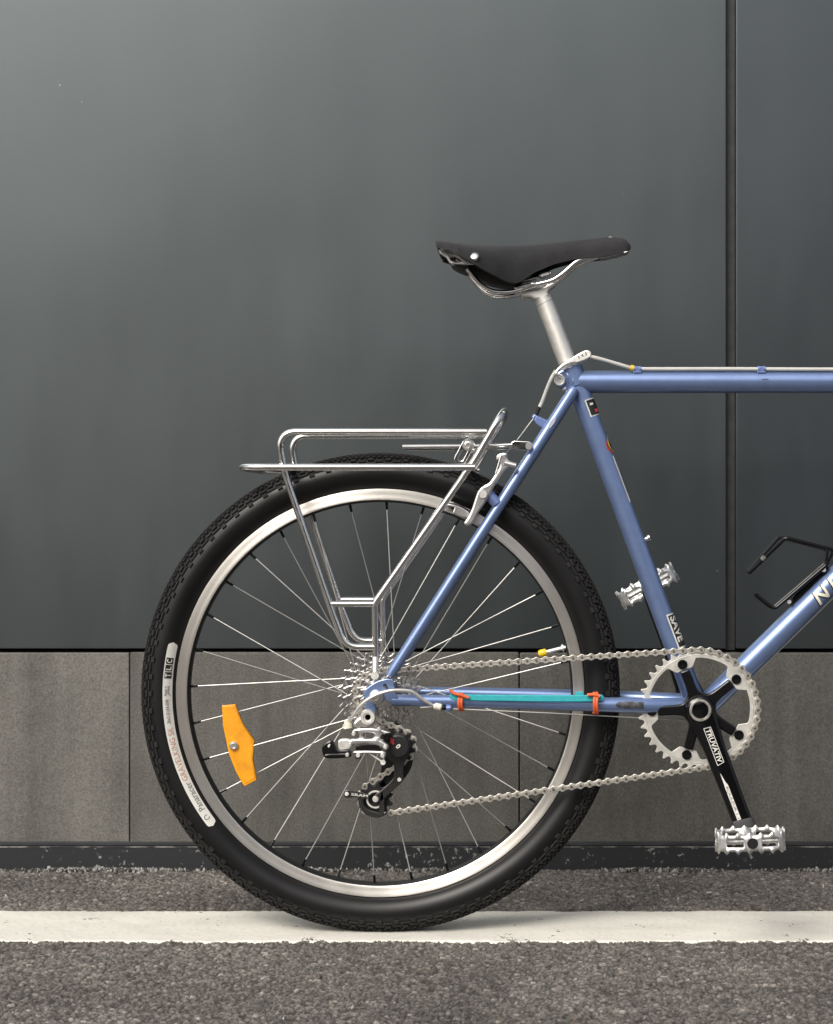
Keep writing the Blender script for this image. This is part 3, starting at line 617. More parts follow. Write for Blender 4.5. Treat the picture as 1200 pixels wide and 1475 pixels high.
for sgn in (1, -1):
    rp = [P(657, 374, .034), P(668, 381, .033), P(682, 398, .030), P(694, 411, .027), P(708, 419, .024), P(726, 421, .022), P(745, 418.5, .022), P(772, 410, .022), P(795, 404, .022), P(812, 393, .021), P(826, 380.5, .019), P(838, 373.5, .017), P(866, 365, .012), P(885, 361, .010)]
    for q in rp: q.y *= sgn
    t = MB(); t.tube(spline(rp, 6), .0036, 14); t.build('rail', M['chrome'], saddle)
t = MB()                                         # rear cantle plate: an arched alloy piece under the back edge
for k in range(25):
    a = (k / 24 * 2 - 1); yy = a * .070; hgt = .0; 
    c = P(636 + 26 * abs(a) ** 1.4, 357.5 + 14 * abs(a) ** 1.5, 0)
    t.v += [(c.x, yy, c.z), (c.x + .012, yy * .92, c.z - .014 * (1 - .55 * abs(a)))]
    if k: n_ = len(t.v); t.f.append((n_ - 4, n_ - 2, n_ - 1, n_ - 3)); t.mi.append(0)
o = t.build('rear_plate', M['alloy'], saddle); md = o.modifiers.new('s', 'SOLIDIFY'); md.thickness = .003
plate('rear_bracket', [crop([(112,140),(150,142),(215,172),(298,216),(255,218),(170,212),(150,182),(118,160)], 3.529, 600, 320), chaikin(crop([(160,160),(205,180),(238,205),(180,205)], 3.529, 600, 320), 1)], .05, .005, M['alloy'], saddle, .001)
plate('rear_bracket', [chaikin(crop([(172,212),(250,222),(268,262),(225,250),(180,225)], 3.529, 600, 320), 1)], .0, .075, M['reinforce'], saddle, .002)
t = MB(); t.tube([P(646, 366, .03), P(646, 366, -.03)], .0045, 14); t.tube([P(653, 379, .035), P(653, 379, -.035)], .0035, 14); t.build('rear_bolt', M['alloy'], saddle)
plate('nose_plate', [chaikin(crop([(932,180),(1000,168),(1080,152),(1075,160),(1000,180),(934,194)], 3.529, 600, 320), 1)], .0, .030, M['alloy'], saddle, .001)
def rivet(x, y, w, axis_, r=.006):
    c = P(x, y, w); t = MB(); u = Vector(axis_).normalized()
    t.tube([c - u * .004, c + u * .0002, c + u * .0008, c + u * .0010], [r, r, r * .85, r * .4], 24); return t.build('rivet', M['rivet'], saddle)
rivet(683.5, 368.5, .0738, (-.1, -.82, .5), .0058); rivet(649, 353.5, .018, (-.1, -.3, 1), .005); rivet(881, 341.5, .004, (.05, -.1, 1), .005)

# --- seat binder and cable hanger
t = MB(); c = P(806, 547.5, .016); t.lathe([(1e-5, -.02), (.0085, -.02), (.0085, .018), (.0076, .0195), (.0062, .0195), (.0058, .0180), (.0036, .0180), (.0034, .0150), (1e-5, .0150)], (c.x, c.z), 32); binder = t.build('seat_binder_bolt', M['alloy'], bike)
t = MB(); t.tube([P(812, 559, .012), P(814, 561.5, .012)], .0035, 12); t.build('adjuster', M['alloy'], binder)
plate('binder_lug', [chaikin([(800, 536), (822, 530), (832, 548), (818, 566), (802, 556)], 2)], 0, .022, M['paint'], frame, .003)
hang = crop([(150,380),(175,330),(240,275),(340,215),(370,190),(430,155),(500,118),(545,118),(575,145),(575,185),(550,210),(470,245),(395,270),(375,255),(290,290),(215,335),(190,375),(185,400),(158,400)], 8.0, 780, 490)
hanger = plate('cable_hanger', [chaikin(hang, 2)], .020, .007, M['satin'], bike, .0016)
base = P(833, 515.5, .0237); dirv = Vector((.88, 0, .47)).normalized(); nv = Vector((-dirv.z, 0, dirv.x))
text_obj('lettering', '5 X 3', .006, lambda u, v: base + dirv * u + nv * (v - .002), M['ink'], hanger, bold=.0001)
bh = MB(); bh.tube(spline([P(1440, 531, .010), P(1200, 532, .010), P(1060, 531.5, .010), P(930, 531.5, .010), P(912, 530.5, .011), P(890, 524.5, .014), P(868, 518, .018), P(850, 513.5, .02)], 8), .0027, 14)
bh = bh.build('brake_cable', M['hous'], bike)
t = MB(); t.tube([P(908, 529.5, .011), P(913, 530.6, .011)], .0040, 14); t.build('end_ring', M['yellow'], bh)
t = MB(); t.tube(spline([P(801, 534, .020), P(794, 546, .018), P(787, 563, .013), P(781, 579, .009), P(777.5, 586, .008)], 6), .0028, 14); t.build('cable_housing', M['hous'], bh)
t = MB(); t.tube([P(777.8, 585.5, .008), P(772.5, 597.5, .008)], .0024, 12); t.build('ferrule', M['black'], bh)
t = MB(); t.tube([P(772, 598, .008), P(745, 634, .004), P(728, 654, .030)], .0008, 8); t.build('cable_wire', M['spoke'], bh)

# --- rear wheel (the hub is its own mesh; tyre, rim, spokes are children)
RC, RA = .3070, .0247            # tyre: centre circle and section radius
def make_wheel(c, parent, name, rear=True):
    hub = MB(); f0, f1 = (.019, -.034) if rear else (.034, -.034)
    hub.lathe([(.0035, -.070 if rear else -.055), (.0075, -.068 if rear else -.054), (.0075, -.045), (.014, -.043), (.016, f1 - .004), (.0245, f1 - .003), (.0245, f1 + .001), (.015, f1 + .004), (.0125, -.01), (.013, f0 - .006), (.0265, f0 - .002), (.0265, f0 + .002), (.015, f0 + .004), (.010, .05 if not rear else .03), (.006, .054 if not rear else .06), (.001, .054 if not rear else .06)], c, 48)
    hub = hub.build(name, M['alloy'], parent)
    # tyre carcass
    prof = [(RC + RA * math.cos(a), RA * 1.02 * math.sin(a)) for a in np.linspace(R(-158), R(158), 44)]
    t = MB(); t.lathe(prof, c, 200); t.build('tyre', M['rubber'], hub)
    # tread blocks, far too many and small to count
    tr = MB()
    def block(th, ph, lt, lp, hgt, sk=0.0):
        a1, a2 = ph - lp / 2, ph + lp / 2; vs = []
        for hh in (-.0006, hgt):
            sh = .82 if hh > 0 else 1.0
            for (s1, s2) in ((-1, -1), (1, -1), (1, 1), (-1, 1)):
                t_ = th + s1 * lt / 2 * sh + sk * s2; p_ = ph + s2 * lp / 2 * sh; rr = RC + (RA + hh) * math.cos(p_)
                vs.append((c[0] + rr * math.cos(t_), -(RA * 1.02 + hh) * math.sin(p_), c[1] + rr * math.sin(t_)))
        tr.add(vs, [(4, 5, 6, 7), (0, 1, 5, 4), (1, 2, 6, 5), (2, 3, 7, 6), (3, 0, 4, 7)])
    N = 84
    for k in range(N):
        th = 2 * PI * k / N; d = 2 * PI / N
        for s_ in (1, -1):
            block(th, s_ * R(67), .34 * d, R(13), .0026); block(th + .5 * d, s_ * R(61), .68 * d, R(5), .0021)
            block(th, s_ * R(53), .46 * d, R(9), .0026)
            block(th + .5 * d, s_ * R(47), .36 * d, R(10), .0028)
            for q in range(3):
                e = th + q * d / 3
                block(e, s_ * R(36), .20 * d, R(7.5), .0029); block(e + d / 6, s_ * R(24), .20 * d, R(7.5), .0029); block(e, s_ * R(12), .20 * d, R(7.5), .0029)
        for q in range(3): block(th + q * d / 3 + d / 6, 0, .20 * d, R(7.5), .0029)
    tag(tr.build('tyre_tread', M['tread'], hub, smooth=False, recalc=False), kind='stuff')
    # rim
    t = MB(); side = [(.2846, .0100), (.2842, .0122), (.2820, .0128), (.2785, .0122), (.2730, .0122), (.2700, .0126), (.2688, .0120)]
    inner = [(.2688, .0120), (.2672, .0100), (.2660, .0060), (.2657, .0), (.2660, -.0060), (.2672, -.0100), (.2688, -.0120)]
    t.lathe(side, c, 180); t.cur = 1; t.lathe(inner, c, 180); t.cur = 0; t.lathe([(r, -z) for r, z in side[::-1]], c, 180)
    t.build('rim', [M['rimalloy'], M['blackm']], hub)
    # spokes, three-cross, and nipples; alike pieces share mesh data
    sp_me = None; ni = MB(); ni.tube([(0, 0, 0), (0, 0, .0098), (0, 0, .0103)], [.0020, .0018, .0012], 10); ni_me = ni.mesh('nipple')
    ni_me.materials.append(M['black'])
    unit = {}
    for i in range(32):
        th = R(88.2) + i * 2 * PI / 32; near = i % 2 == 0; dzf = f0 if near else f1; lead = 1 if (i // 2) % 2 else -1
        fr = .0245 if near else .0225; fa = th + lead * R(66)
        a = Vector((c[0] + fr * math.cos(fa), -(dzf + lead * .002), c[1] + fr * math.sin(fa)))
        e = Vector((c[0] + .2655 * math.cos(th), -.0025 * (1 if near else -1), c[1] + .2655 * math.sin(th)))
        key = round((e - a).length, 4)
        if key not in unit:
            t = MB(); t.tube([(0, 0, -.004), (0, 0, key - .009)], .0008, 8); unit[key] = t.mesh('spoke'); unit[key].materials.append(M['spoke'])
        q = (e - a).to_track_quat('Z', 'Y').to_matrix().to_4x4()
        o = link('spoke', unit[key], None, hub); o.matrix_basis = Matrix.Translation(a) @ q
        o = link('nipple', ni_me, None, hub); o.matrix_basis = Matrix.Translation(e) @ (a - e).to_track_quat('Z', 'Y').to_matrix().to_4x4()
    va = R(13.6); d_ = Vector((math.cos(va), 0, math.sin(va))); cc = Vector((c[0], 0, c[1]))
    t = MB(); t.tube([cc + d_ * .266, cc + d_ * .238], .0030, 14); t.tube([cc + d_ * .2635, cc + d_ * .2605], .0055, 14); t.build('valve_stem', M['satin'], hub)
    t = MB(); t.tube([cc + d_ * .2385, cc + d_ * .237, cc + d_ * .230, cc + d_ * .2275, cc + d_ * .2265], [.0048, .0054, .0054, .0044, .002], 14); t.build('valve_cap', M['yellow'], hub)
    return hub
wheel = make_wheel(AXc, bike, 'rear_wheel')
# tyre label: white band with print that follows the sidewall
def side_pt(r, th, lift):
    cp = max(-1, min(1, (r - RC) / RA)); ph = math.acos(cp)
    n = Vector((math.cos(ph) * math.cos(th), -math.sin(ph), math.cos(ph) * math.sin(th)))
    return Vector((AX.x + r * math.cos(th), -RA * 1.02 * math.sin(ph), AX.z + r * math.sin(th))) + n * lift
t = MB(); n = 90; TH0, TH1 = R(166.0), R(218.5); r0b, r1b = .2885, .3003
for i in range(n + 1):
    th = TH0 + (TH1 - TH0) * i / n; e = min(i, n - i) / n * (TH1 - TH0) * .294; hw = (r1b - r0b) / 2
    w_ = hw if e >= hw else math.sqrt(max(1e-9, hw * hw - (hw - e) ** 2)); rm = (r0b + r1b) / 2
    for j in range(5): t.v.append(tuple(side_pt(rm + w_ * (j / 2 - 1), th, .0005)))
    if i:
        for j in range(4): q = (i - 1) * 5 + j; t.f.append((q, q + 5, q + 6, q + 1)); t.mi.append(0)
t.build('tyre_label', M['white'], wheel, recalc=False)
def tyre_text(s, th_deg, size, rbase, m, width=None, lift=.0008, **kw):
    return text_obj('lettering', s, size, lambda u, v: side_pt(rbase + v, R(th_deg) - u / rbase, lift), m, wheel, width=width, **kw)
M['inkgrey'] = mat('grey_print', (.10, .10, .10), .5)
tyre_text('Panaracer', 213.4, .0105, .2905, M['inkgrey'], width=.0435)
tyre_text('GRAVELKING SK', 204.2, .0098, .2912, M['tan'], width=.0765)
tyre_text('26x2.10 (54-559)', 188.2, .0062, .2912, M['ink'], width=.0335, shear=.2)
tyre_text('Made in', 180.6, .0044, .2950, M['ink'], width=.0135, shear=.2)
tyre_text('JAPAN', 180.6, .0044, .2905, M['ink'], width=.0135, shear=.2)
for k, ch in enumerate('TLC'):
    tb = 175.9 - k * 1.95; th0, th1 = R(tb), R(tb - 1.72); t = MB()
    t.add([side_pt(.2903, th0, .0008), side_pt(.2946, th0, .0008), side_pt(.2988, th0, .0008), side_pt(.2988, th1, .0008), side_pt(.2946, th1, .0008), side_pt(.2903, th1, .0008)], [(0, 1, 4, 5), (1, 2, 3, 4)])
    t.build('label_square', M['ink'], wheel, recalc=False)
    tyre_text(ch, tb - .33, .0088, .2915, M['white'], width=.0052, lift=.0011, bold=.0002)
# small round logo before the name
t = MB(); cth = R(215.6); rr0 = .2944
for i in range(21):
    a = -.6 + 5.0 * i / 20
    for q in (.0026, .0036): t.v.append(tuple(side_pt(rr0 + q * math.sin(a), cth - q * math.cos(a) / rr0, .0008)))
    if i: k = len(t.v); t.f.append((k - 4, k - 2, k - 1, k - 3)); t.mi.append(0)
t.build('label_logo', M['inkgrey'], wheel, recalc=False)

# --- amber reflector on the spokes
amb = bpy.data.materials.new('amber_prism_plastic'); amb.use_nodes = True; nt = amb.node_tree; b = nt.nodes['Principled BSDF']
b.inputs['Base Color'].default_value = (.80, .27, .006, 1); b.inputs['Roughness'].default_value = .22; b.inputs['Coat Weight'].default_value = .5
tc = nt.nodes.new('ShaderNodeTexCoord'); v = nt.nodes.new('ShaderNodeTexVoronoi'); v.inputs['Scale'].default_value = 650; v.inputs['Randomness'].default_value = .15; nt.links.new(tc.outputs['Object'], v.inputs['Vector'])
ra = nt.nodes.new('ShaderNodeValToRGB'); ra.color_ramp.elements[0].color = (1.0, .47, .015, 1); ra.color_ramp.elements[1].color = (.80, .27, .004, 1); ra.color_ramp.elements[1].position = .8
nt.links.new(v.outputs['Distance'], ra.inputs[0]); nt.links.new(ra.outputs[0], b.inputs['Base Color'])
nz = nt.nodes.new('ShaderNodeTexNoise'); nz.inputs['Scale'].default_value = 60; nz.inputs['Detail'].default_value = 5; nt.links.new(tc.outputs['Object'], nz.inputs['Vector'])
mz = nt.nodes.new('ShaderNodeMapRange'); mz.inputs[1].default_value = .35; mz.inputs[2].default_value = .65; mz.inputs[3].default_value = .86; mz.inputs[4].default_value = 1.06; nt.links.new(nz.outputs['Fac'], mz.inputs[0])
sz = nt.nodes.new('ShaderNodeVectorMath'); sz.operation = 'SCALE'; nt.links.new(ra.outputs[0], sz.inputs[0]); nt.links.new(mz.outputs[0], sz.inputs['Scale']); nt.links.new(sz.outputs[0], b.inputs['Base Color'])
bp = nt.nodes.new('ShaderNodeBump'); bp.inputs['Strength'].default_value = .5; bp.inputs['Distance'].default_value = .001; nt.links.new(v.outputs['Distance'], bp.inputs['Height']); nt.links.new(bp.outputs[0], b.inputs['Normal'])
rf = crop([(520,542),(597,535),(610,575),(640,650),(705,745),(697,850),(718,968),(650,1005),(632,980),(600,920),(560,820),(525,650)], 3.986, 190, 880)
refl = plate('wheel_reflector', [rf], .004, .010, mat('amber_rim_plastic', (.90, .36, .008), .25, coat=.4), bike, .0012)
plate('reflector_lens', [crop([(529,552),(592,545),(602,578),(632,655),(695,750),(687,850),(706,960),(653,992),(640,972),(608,912),(569,815),(535,648)], 3.986, 190, 880)], .0089, .0012, amb, refl, .0004)
c = P(337, 1074, .01); t = MB(); t.lathe([(1e-5, .006), (.0058, .006), (.0060, .0125), (.0052, .0135), (.0034, .0138), (.0030, .0122), (1e-5, .0122)], (c.x, c.z), 20); t.build('reflector_bolt', M['alloy'], refl)

# --- rear cantilever brake
arm = crop([(402,430),(414,404),(455,393),(478,399),(473,438),(521,458),(529,478),(515,494),(474,486),(430,548),(386,616),(370,654),(340,705),(296,764),(274,818),(236,853),(200,835),(235,790),(258,738),(276,676),(294,628),(326,597),(361,586),(400,528),(436,469)], 4.2857, 620, 560)
for sgn in (1, -1):
    a_ = plate('brake_arm', [chaikin(arm, 2)], .045 * sgn, .013, M['alloy'], bike, .0028)
    if sgn == -1:
        for v in a_.data.vertices: pass
    c = P(712, 722, .045); ca = (c.x, c.z)
    t = MB(); t.tube([P(700, 708, .04 * sgn), P(716, 726, .04 * sgn)], .0078, 20); t.build('brake_boss', M['paint_dark'], frame)
    t = MB(); c = P(696, 712, .05); t.disc((c.x, c.z), .0062, .045 * sgn - .004, .045 * sgn + (.010 if sgn > 0 else .004), 24, .001); t.build('pivot_bolt', M['satin'], a_)
    padc = crop([(82,735),(95,708),(160,718),(215,745),(245,770),(232,790),(200,795),(150,775)], 4.2857, 620, 560)
    hole = crop([(100,735),(112,724),(150,735),(140,765)], 4.2857, 620, 560)
    plate('pad_holder', [chaikin(padc, 1), hole], .026 * sgn, .008, M['alloy'], a_, .0012)
    plate('brake_pad', [chaikin(crop([(90,705),(165,705),(290,775),(340,830),(320,850),(250,800),(150,760)], 4.2857, 620, 560), 1)], .017 * sgn, .008, M['reinforce'], a_, .001)
    t = MB(); c = P(678, 745, .03); t.disc((c.x, c.z), .0055, .025 * sgn - .006, .025 * sgn + .018 * (1 if sgn > 0 else .3), 20); t.build('pad_bolt', M['alloy'], a_)
    plate('pad_holder', [chaikin(crop([(240,790),(300,780),(335,810),(310,845),(255,830)], 4.2857, 620, 560), 1)], .026 * sgn, .009, M['satin'], a_, .001)
    t = MB(); t.tube([P(718, 660, .045 * sgn), P(731, 668, .045 * sgn)], .0042, 14); t.tube([P(722, 655, .052 * sgn), P(714, 682, .052 * sgn)], .0010, 8); t.tube([P(727, 667, .05 * sgn), P(743, 671, .05 * sgn)], .0040, 14); t.build('cable_anchor', M['alloy'], a_)
t = MB(); c = P(681, 701); t.lathe([(1e-5, -.02), (.0070, -.02), (.0082, -.004), (.0080, .006), (.006, .010), (1e-5, .011)], (c.x, c.z), 24); t.build('brake_spring_cap', M['satin'], bike)

# --- chrome rack
rack = MB(); RR = .0048
near = .062
def side(pts, s_): 
    o = []
    for p in pts: q = P(p[0], p[1], near); q.y = -near * s_; o.append(q)
    return o
for_legs = [(701, 622), (405, 622), (399, 648), (478, 872), (500, 931), (541, 932)]
hoop_n = side([(541, 948), (540, 868), (683, 664), (726, 590)], 1); hoop_f = side([(726, 590), (683, 664), (540, 868), (541, 948)], -1)
hp = hoop_n + hoop_f
rack.tube(fillet(hp, [.02, .3, .035, .035, .3, .02], 12), RR, 18)
rack = rack.build('rear_rack', M['chrome'], bike)
def rtube(name, pts, r=RR, seg=18, m=None): t = MB(); t.tube(pts, r, seg); return t.build(name, m or M['chrome'], rack)
for s_ in (1, -1):
    pts = side([(701, 622), (399, 622), (411, 684), (478, 880), (497, 932), (541, 932)], s_)
    rtube('rack_leg', fillet(pts, [.024, .05, .3, .030], 12))
    rtube('cross_rail', side([(476, 870), (541, 870)], s_), .0042)
pl_y = .092
def lowp(x, s_): q = P(x, 673, pl_y); q.y = -pl_y * s_; return q
rtube('luggage_rail', fillet([lowp(684, 1), lowp(344, 1), lowp(344, -1), lowp(684, -1)], .035, 14), .0048)
for x in (408, 676):
    a, b_ = lowp(x, 1), lowp(x, -1); rtube('cross_tube', [a, b_], .004)
for xx in (470, 560): 
    a, b_ = P(xx, 622, near), P(xx, 622, near); b_.y = near; 
    a.y = -near
a, b_ = P(699, 622, near), P(699, 622, near); b_.y = near; rtube('cross_tube', [a, b_], .004)
# adjustable struts to the seat stays
for s_ in (1, -1):
    q = [P(580, 643.5, .040), P(700, 642.5, .040), P(738, 641, .040)]
    for v in q: v.y = -.040 * s_
    st = rtube('strut', q, .0032, 14)
    t = plate('strut_eye', [capsule(742, 641.5, 761, 642.5, 6.5)], .040 * s_, .004, M['chrome'], rack, .001)
    c = P(762, 643, .04); t = MB(); t.disc((c.x, c.z), .0048, .040 * s_ - .004, .040 * s_ + .006, 18); t.build('strut_bolt', M['alloy'], rack)
    plate('slotted_bracket', [capsule(674.5, 640, 663, 662, 9), capsule(670, 649, 664, 660.5, 3.6)], .050 * s_, .003, M['chrome'], rack, .0008)
    c = P(674.5, 641, .05); t = MB(); t.lathe([(1e-5, .050 * s_ - .012), (.0055, .050 * s_ - .012), (.0080, .050 * s_ + .0016), (.0080, .050 * s_ + .0028), (.0072, .050 * s_ + .0034), (.0052, .050 * s_ + .0034), (.0050, .050 * s_ + .0065), (.0040, .050 * s_ + .0070), (.0026, .050 * s_ + .0070), (.0024, .050 * s_ + .004), (1e-5, .050 * s_ + .004)], (c.x, c.z), 24); t.build('clamp_screw', M['alloy'], rack)
for s_ in (1, -1):
    c = P(540, 973, .07); t = MB(); t.tube([Vector((c.x, -.072 * s_, c.z)), Vector((c.x, -.060 * s_, c.z))], .0055, 16)
    t.tube([P(541, 946, near) if s_ > 0 else Vector((P(541, 946, near).x, near, P(541, 946, near).z)), Vector((c.x, -.068 * s_, c.z))], [.0048, .0035], 14); t.build('rack_foot', M['satin'], rack)

# --- cassette
cas = MB(); cas.lathe([(.001, .010), (.0175, .010), (.0175, .049), (.001, .049)], AXc, 36); cas = cas.build('cassette', M['cog'], bike)
def gear(T, holes=(), tooth=.0042, inner=None):
    rp = T * .0127 / (2 * PI); o = []
    for k in range(T):
        a = 2 * PI * k / T; d = 2 * PI / T
        for (f, rr) in ((-.50, rp - .0036), (-.34, rp - .0030), (-.20, rp - .0004), (-.09, rp + tooth * .62), (.09, rp + tooth * .62), (.20, rp - .0004), (.34, rp - .0030)):
            o.append((rr * math.cos(a + f * d), rr * math.sin(a + f * d)))
    return o
teeth = [11, 12, 14, 16, 18, 21, 24, 28]
for i, T in enumerate(teeth):
    loops = [gear(T)]
    rp = T * .0127 / (2 * PI)
    if False:
        nh = 7 if T < 24 else 9
        for k in range(nh):
            a = 2 * PI * k / nh + i * .4; rm = (rp - .004 + .0185) / 2; hr = (rp - .004 - .0185) / 2 * .62
            loops.append([(rm * math.cos(a) + hr * math.cos(q) * .9, rm * math.sin(a) + hr * math.sin(q) * .9) for q in np.linspace(0, 2 * PI, 10, endpoint=False)])
    me = flat_mesh(loops, .0021, .0007); o = link('cog', me, M['cog'], cas)
    o.matrix_basis = Matrix.Translation((AX.x, -(.0475 - i * .0046), AX.z)) @ Matrix.Rotation(i * .37, 4, 'Y')
for i, T in enumerate(teeth[1:]):
    t = MB(); r_ = T * .0127 / (2 * PI) - .0062; z_ = .0475 - (i + 1) * .0046 + .0010
    if i > 1: r_ = teeth[i] * .0127 / (2 * PI) - .0052
    t.lathe([(.016, z_), (r_, z_), (r_, z_ + .0022), (.016, z_ + .0022)], AXc, 40); t.build('cog_spacer', M['blackm'], cas)
t = MB(); t.lathe([(.006, .0495), (.0145, .0495), (.0160, .0505), (.0155, .0525), (.011, .0530), (.0105, .0505), (.006, .0505)], AXc, 36); t.build('lockring', M['satin'], cas)
t = MB(); t.lathe([(.0001, .04), (.0082, .04), (.0082, .0695), (.0095, .0700), (.0100, .0710), (.0092, .0738), (.0060, .0745), (.0055, .0780), (.0040, .0785), (.0036, .0765), (.0001, .0765)], AXc, 28); t.build('axle_nut', M['alloy'], wheel)

# --- crankset
CR = Vector((BB.x, 0, BB.z)); RDZ = .046; CDZ = .050
def cp(x, z): return (BB.x + x, BB.z + z)
T = 40; rp = T * .0127 / (2 * PI); base_a = R(110.7); bolt_r = .0652
outer = [cp(*q) for q in gear(T, tooth=.0052)]
# inner edge of the ring with five mounting tabs
inn = []
for k in range(150):
    a = 2 * PI * k / 150; r_ = .0700
    for j in range(5):
        dd = (a - base_a - j * 2 * PI / 5 + PI) % (2 * PI) - PI
        if abs(dd) < R(11): r_ = min(r_, .0575)
        elif abs(dd) < R(17): r_ = min(r_, .0575 + (.0700 - .0575) * ((abs(dd) - R(11)) / R(6)) ** 1.4)
    inn.append(cp(r_ * math.cos(a), r_ * math.sin(a)))
cring = plate('chainring', [outer, inn], RDZ, .0032, M['ring'], bike, .0006, px=False)
bme = MB(); bme.lathe([(1e-5, 0), (.0062, 0), (.0068, .0006), (.0066, .0022), (.0048, .0026), (.0036, .0026), (.0032, .0006), (1e-5, .0006)], (0, 0), 24); bme = bme.mesh('chainring_bolt'); bme.materials.append(M['black'])
for j in range(5):
    a = base_a + j * 2 * PI / 5; o = link('chainring_bolt', bme, None, cring); o.matrix_basis = Matrix.Translation((BB.x + bolt_r * math.cos(a), -(RDZ + .0017), BB.z + bolt_r * math.sin(a)))
t = MB()
tr_ = MB(); tr_.lathe([(.0738, RDZ + .0016), (.0742, RDZ + .0021), (.0748, RDZ + .0016)], BBc, 100); tr_.build('machined_groove', M['ring'], cring)
# spider + arm outline
CA = R(-69.3); CL = .1735
def rotp(x, y): return (x * math.cos(CA) - y * math.sin(CA), x * math.sin(CA) + y * math.cos(CA))
sp = []
for j in range(5):
    a = base_a + j * 2 * PI / 5
    w0 = .0068
    for (rr, off) in ((.0560, -w0), (.0570, -w0 * .8), (.0570, w0 * .8), (.0560, w0)): sp.append((rr * math.cos(a) - off * math.sin(a), rr * math.sin(a) + off * math.cos(a)))
    am_ = a + PI / 5; sp.append((.0250 * math.cos(am_ - .35), .0250 * math.sin(am_ - .35))); sp.append((.0225 * math.cos(am_), .0225 * math.sin(am_))); sp.append((.0250 * math.cos(am_ + .35), .0250 * math.sin(am_ + .35)))
spider = plate('crank_arm', [[cp(*q) for q in chaikin(sp, 2)]], RDZ + .002, .009, M['black'], bike, .0022, px=False)
# the arm: a loft of flattened sections from the axle to the pedal eye, bowing outwards
def loft_arm(sgn, name, parent, CAx, holes=True):
    st = [(-.020, .004, .006), (-.016, .014, .010), (-.008, .0185, .012), (0, .0195, .012), (.012, .0190, .0115), (.03, .0172, .0105), (.055, .0155, .0095), (.09, .0145, .0088), (.125, .0138, .0085), (.155, .0135, .0085), (.168, .0132, .0082), (.180, .0105, .0075), (.1855, .004, .006)]
    t = MB(); ns = 28; vs = []; ux, uz = math.cos(CAx), math.sin(CAx)
    for (u, hw, ht) in st:
        dzc = .055 + .016 * max(0, u) / .17 
        for k in range(ns):
            a = 2 * PI * k / ns; e = .55
            yy = hw * math.copysign(abs(math.cos(a)) ** e, math.cos(a)); zz_ = ht * math.copysign(abs(math.sin(a)) ** e, math.sin(a))
            vs.append((BB.x + u * ux - yy * uz, -sgn * (dzc + zz_), BB.z + u * uz + yy * ux))
    n = len(st); fs = [(i * ns + k, i * ns + (k + 1) % ns, (i + 1) * ns + (k + 1) % ns, (i + 1) * ns + k) for i in range(n - 1) for k in range(ns)]
    fs += [tuple(range(ns - 1, -1, -1)), tuple((n - 1) * ns + k for k in range(ns))]
    t.add(vs, fs); o = t.build(name, M['black'], parent, angle=50)
    return o
arm_o = loft_arm(1, 'arm', spider, CA)
left = loft_arm(-1, 'crank_arm', bike, CA + PI)
t = MB(); t.lathe([(.0112, .060), (.0148, .060), (.0150, .0695), (.0140, .0705), (.0122, .0705), (.0112, .0690), (.0108, .0610), (.0001, .0610)], BBc, 40); t.build('axle_cap', M['chain'], spider)
t = MB(); t.lathe([(.0001, .0655), (.0105, .0655), (.0107, .0612)], BBc, 32); t.build('axle_bore', M['blackm'], spider)
def arm_face(u, v, lift=.0004):
    """u metres down the arm from the axle, v metres towards its right-hand edge"""
    ux, uz = math.cos(CA), math.sin(CA); dzf = .055 + .016 * max(0, u) / .17 + np.interp(u, [0, .03, .055, .09, .155], [.012, .0105, .0095, .0088, .0085]) + lift
    return Vector((BB.x + u * ux - v * uz, -dzf, BB.z + u * uz + v * ux))
text_obj('lettering', 'TRUVATIV', .0092, lambda u, v: arm_face(.0275 + u, v - .0032, .0007), M['white'], spider, width=.0480, bold=.00022, sub=1, shear=.1)
t = MB()
def strip(pts):
    n0 = len(t.v); t.v += [tuple(arm_face(u, v, .0005)) for u, v in pts]; t.f.append(tuple(range(n0, n0 + len(pts)))); t.mi.append(0)
brd = [(.0250, -.0047), (.0780, -.0047), (.0765, .0049), (.0258, .0049)]
def fr_line(a, b, w=.00042):
    d = Vector((b[0] - a[0], b[1] - a[1])); nn = Vector((-d.y, d.x)).normalized() * w
    strip([(a[0] + nn.x, a[1] + nn.y), (b[0] + nn.x, b[1] + nn.y), (b[0] - nn.x, b[1] - nn.y), (a[0] - nn.x, a[1] - nn.y)])
for i in range(4): fr_line(brd[i], brd[(i + 1) % 4])
strip([(.088, -.0054), (.107, -.0060), (.107, -.0010), (.103, -.0026)])
for a in np.linspace(.107, .156, 9)[:-1]: strip([(a, -.0062), (a + .0062, -.0062), (a + .0062, -.0010), (a, -.0010)])
t.build('arm_stripe', M['white'], spider, recalc=False)
text_obj('lettering', 'ROULEUR 1.1', .0048, lambda u, v: arm_face(.109 + u, v - .0052, .0009), M['inkgrey'], spider, width=.045)
# rubber boot at the end of the arm
boot = MB(); ux, uz = math.cos(CA), math.sin(CA); vs = []; ns = 20
for (u, k_) in ((.157, 1.0), (.1585, 1.10), (.186, 1.12), (.190, 1.0), (.192, .6)):
    for k in range(ns):
        a = 2 * PI * k / ns; yy = .0142 * k_ * math.copysign(abs(math.cos(a)) ** .5, math.cos(a)); zz_ = .0095 * k_ * math.copysign(abs(math.sin(a)) ** .5, math.sin(a))
        uu = u + (.12 * yy if u < .17 else 0); vs.append((BB.x + uu * ux - yy * uz, -(.0705 + zz_), BB.z + uu * uz + yy * ux))
boot.add(vs, [(i * ns + k, i * ns + (k + 1) % ns, (i + 1) * ns + (k + 1) % ns, (i + 1) * ns + k) for i in range(4) for k in range(ns)] + [tuple(4 * ns + k for k in range(ns)), tuple(range(ns - 1, -1, -1))])
boot.build('arm_boot', M['reinforce'], spider, angle=50)

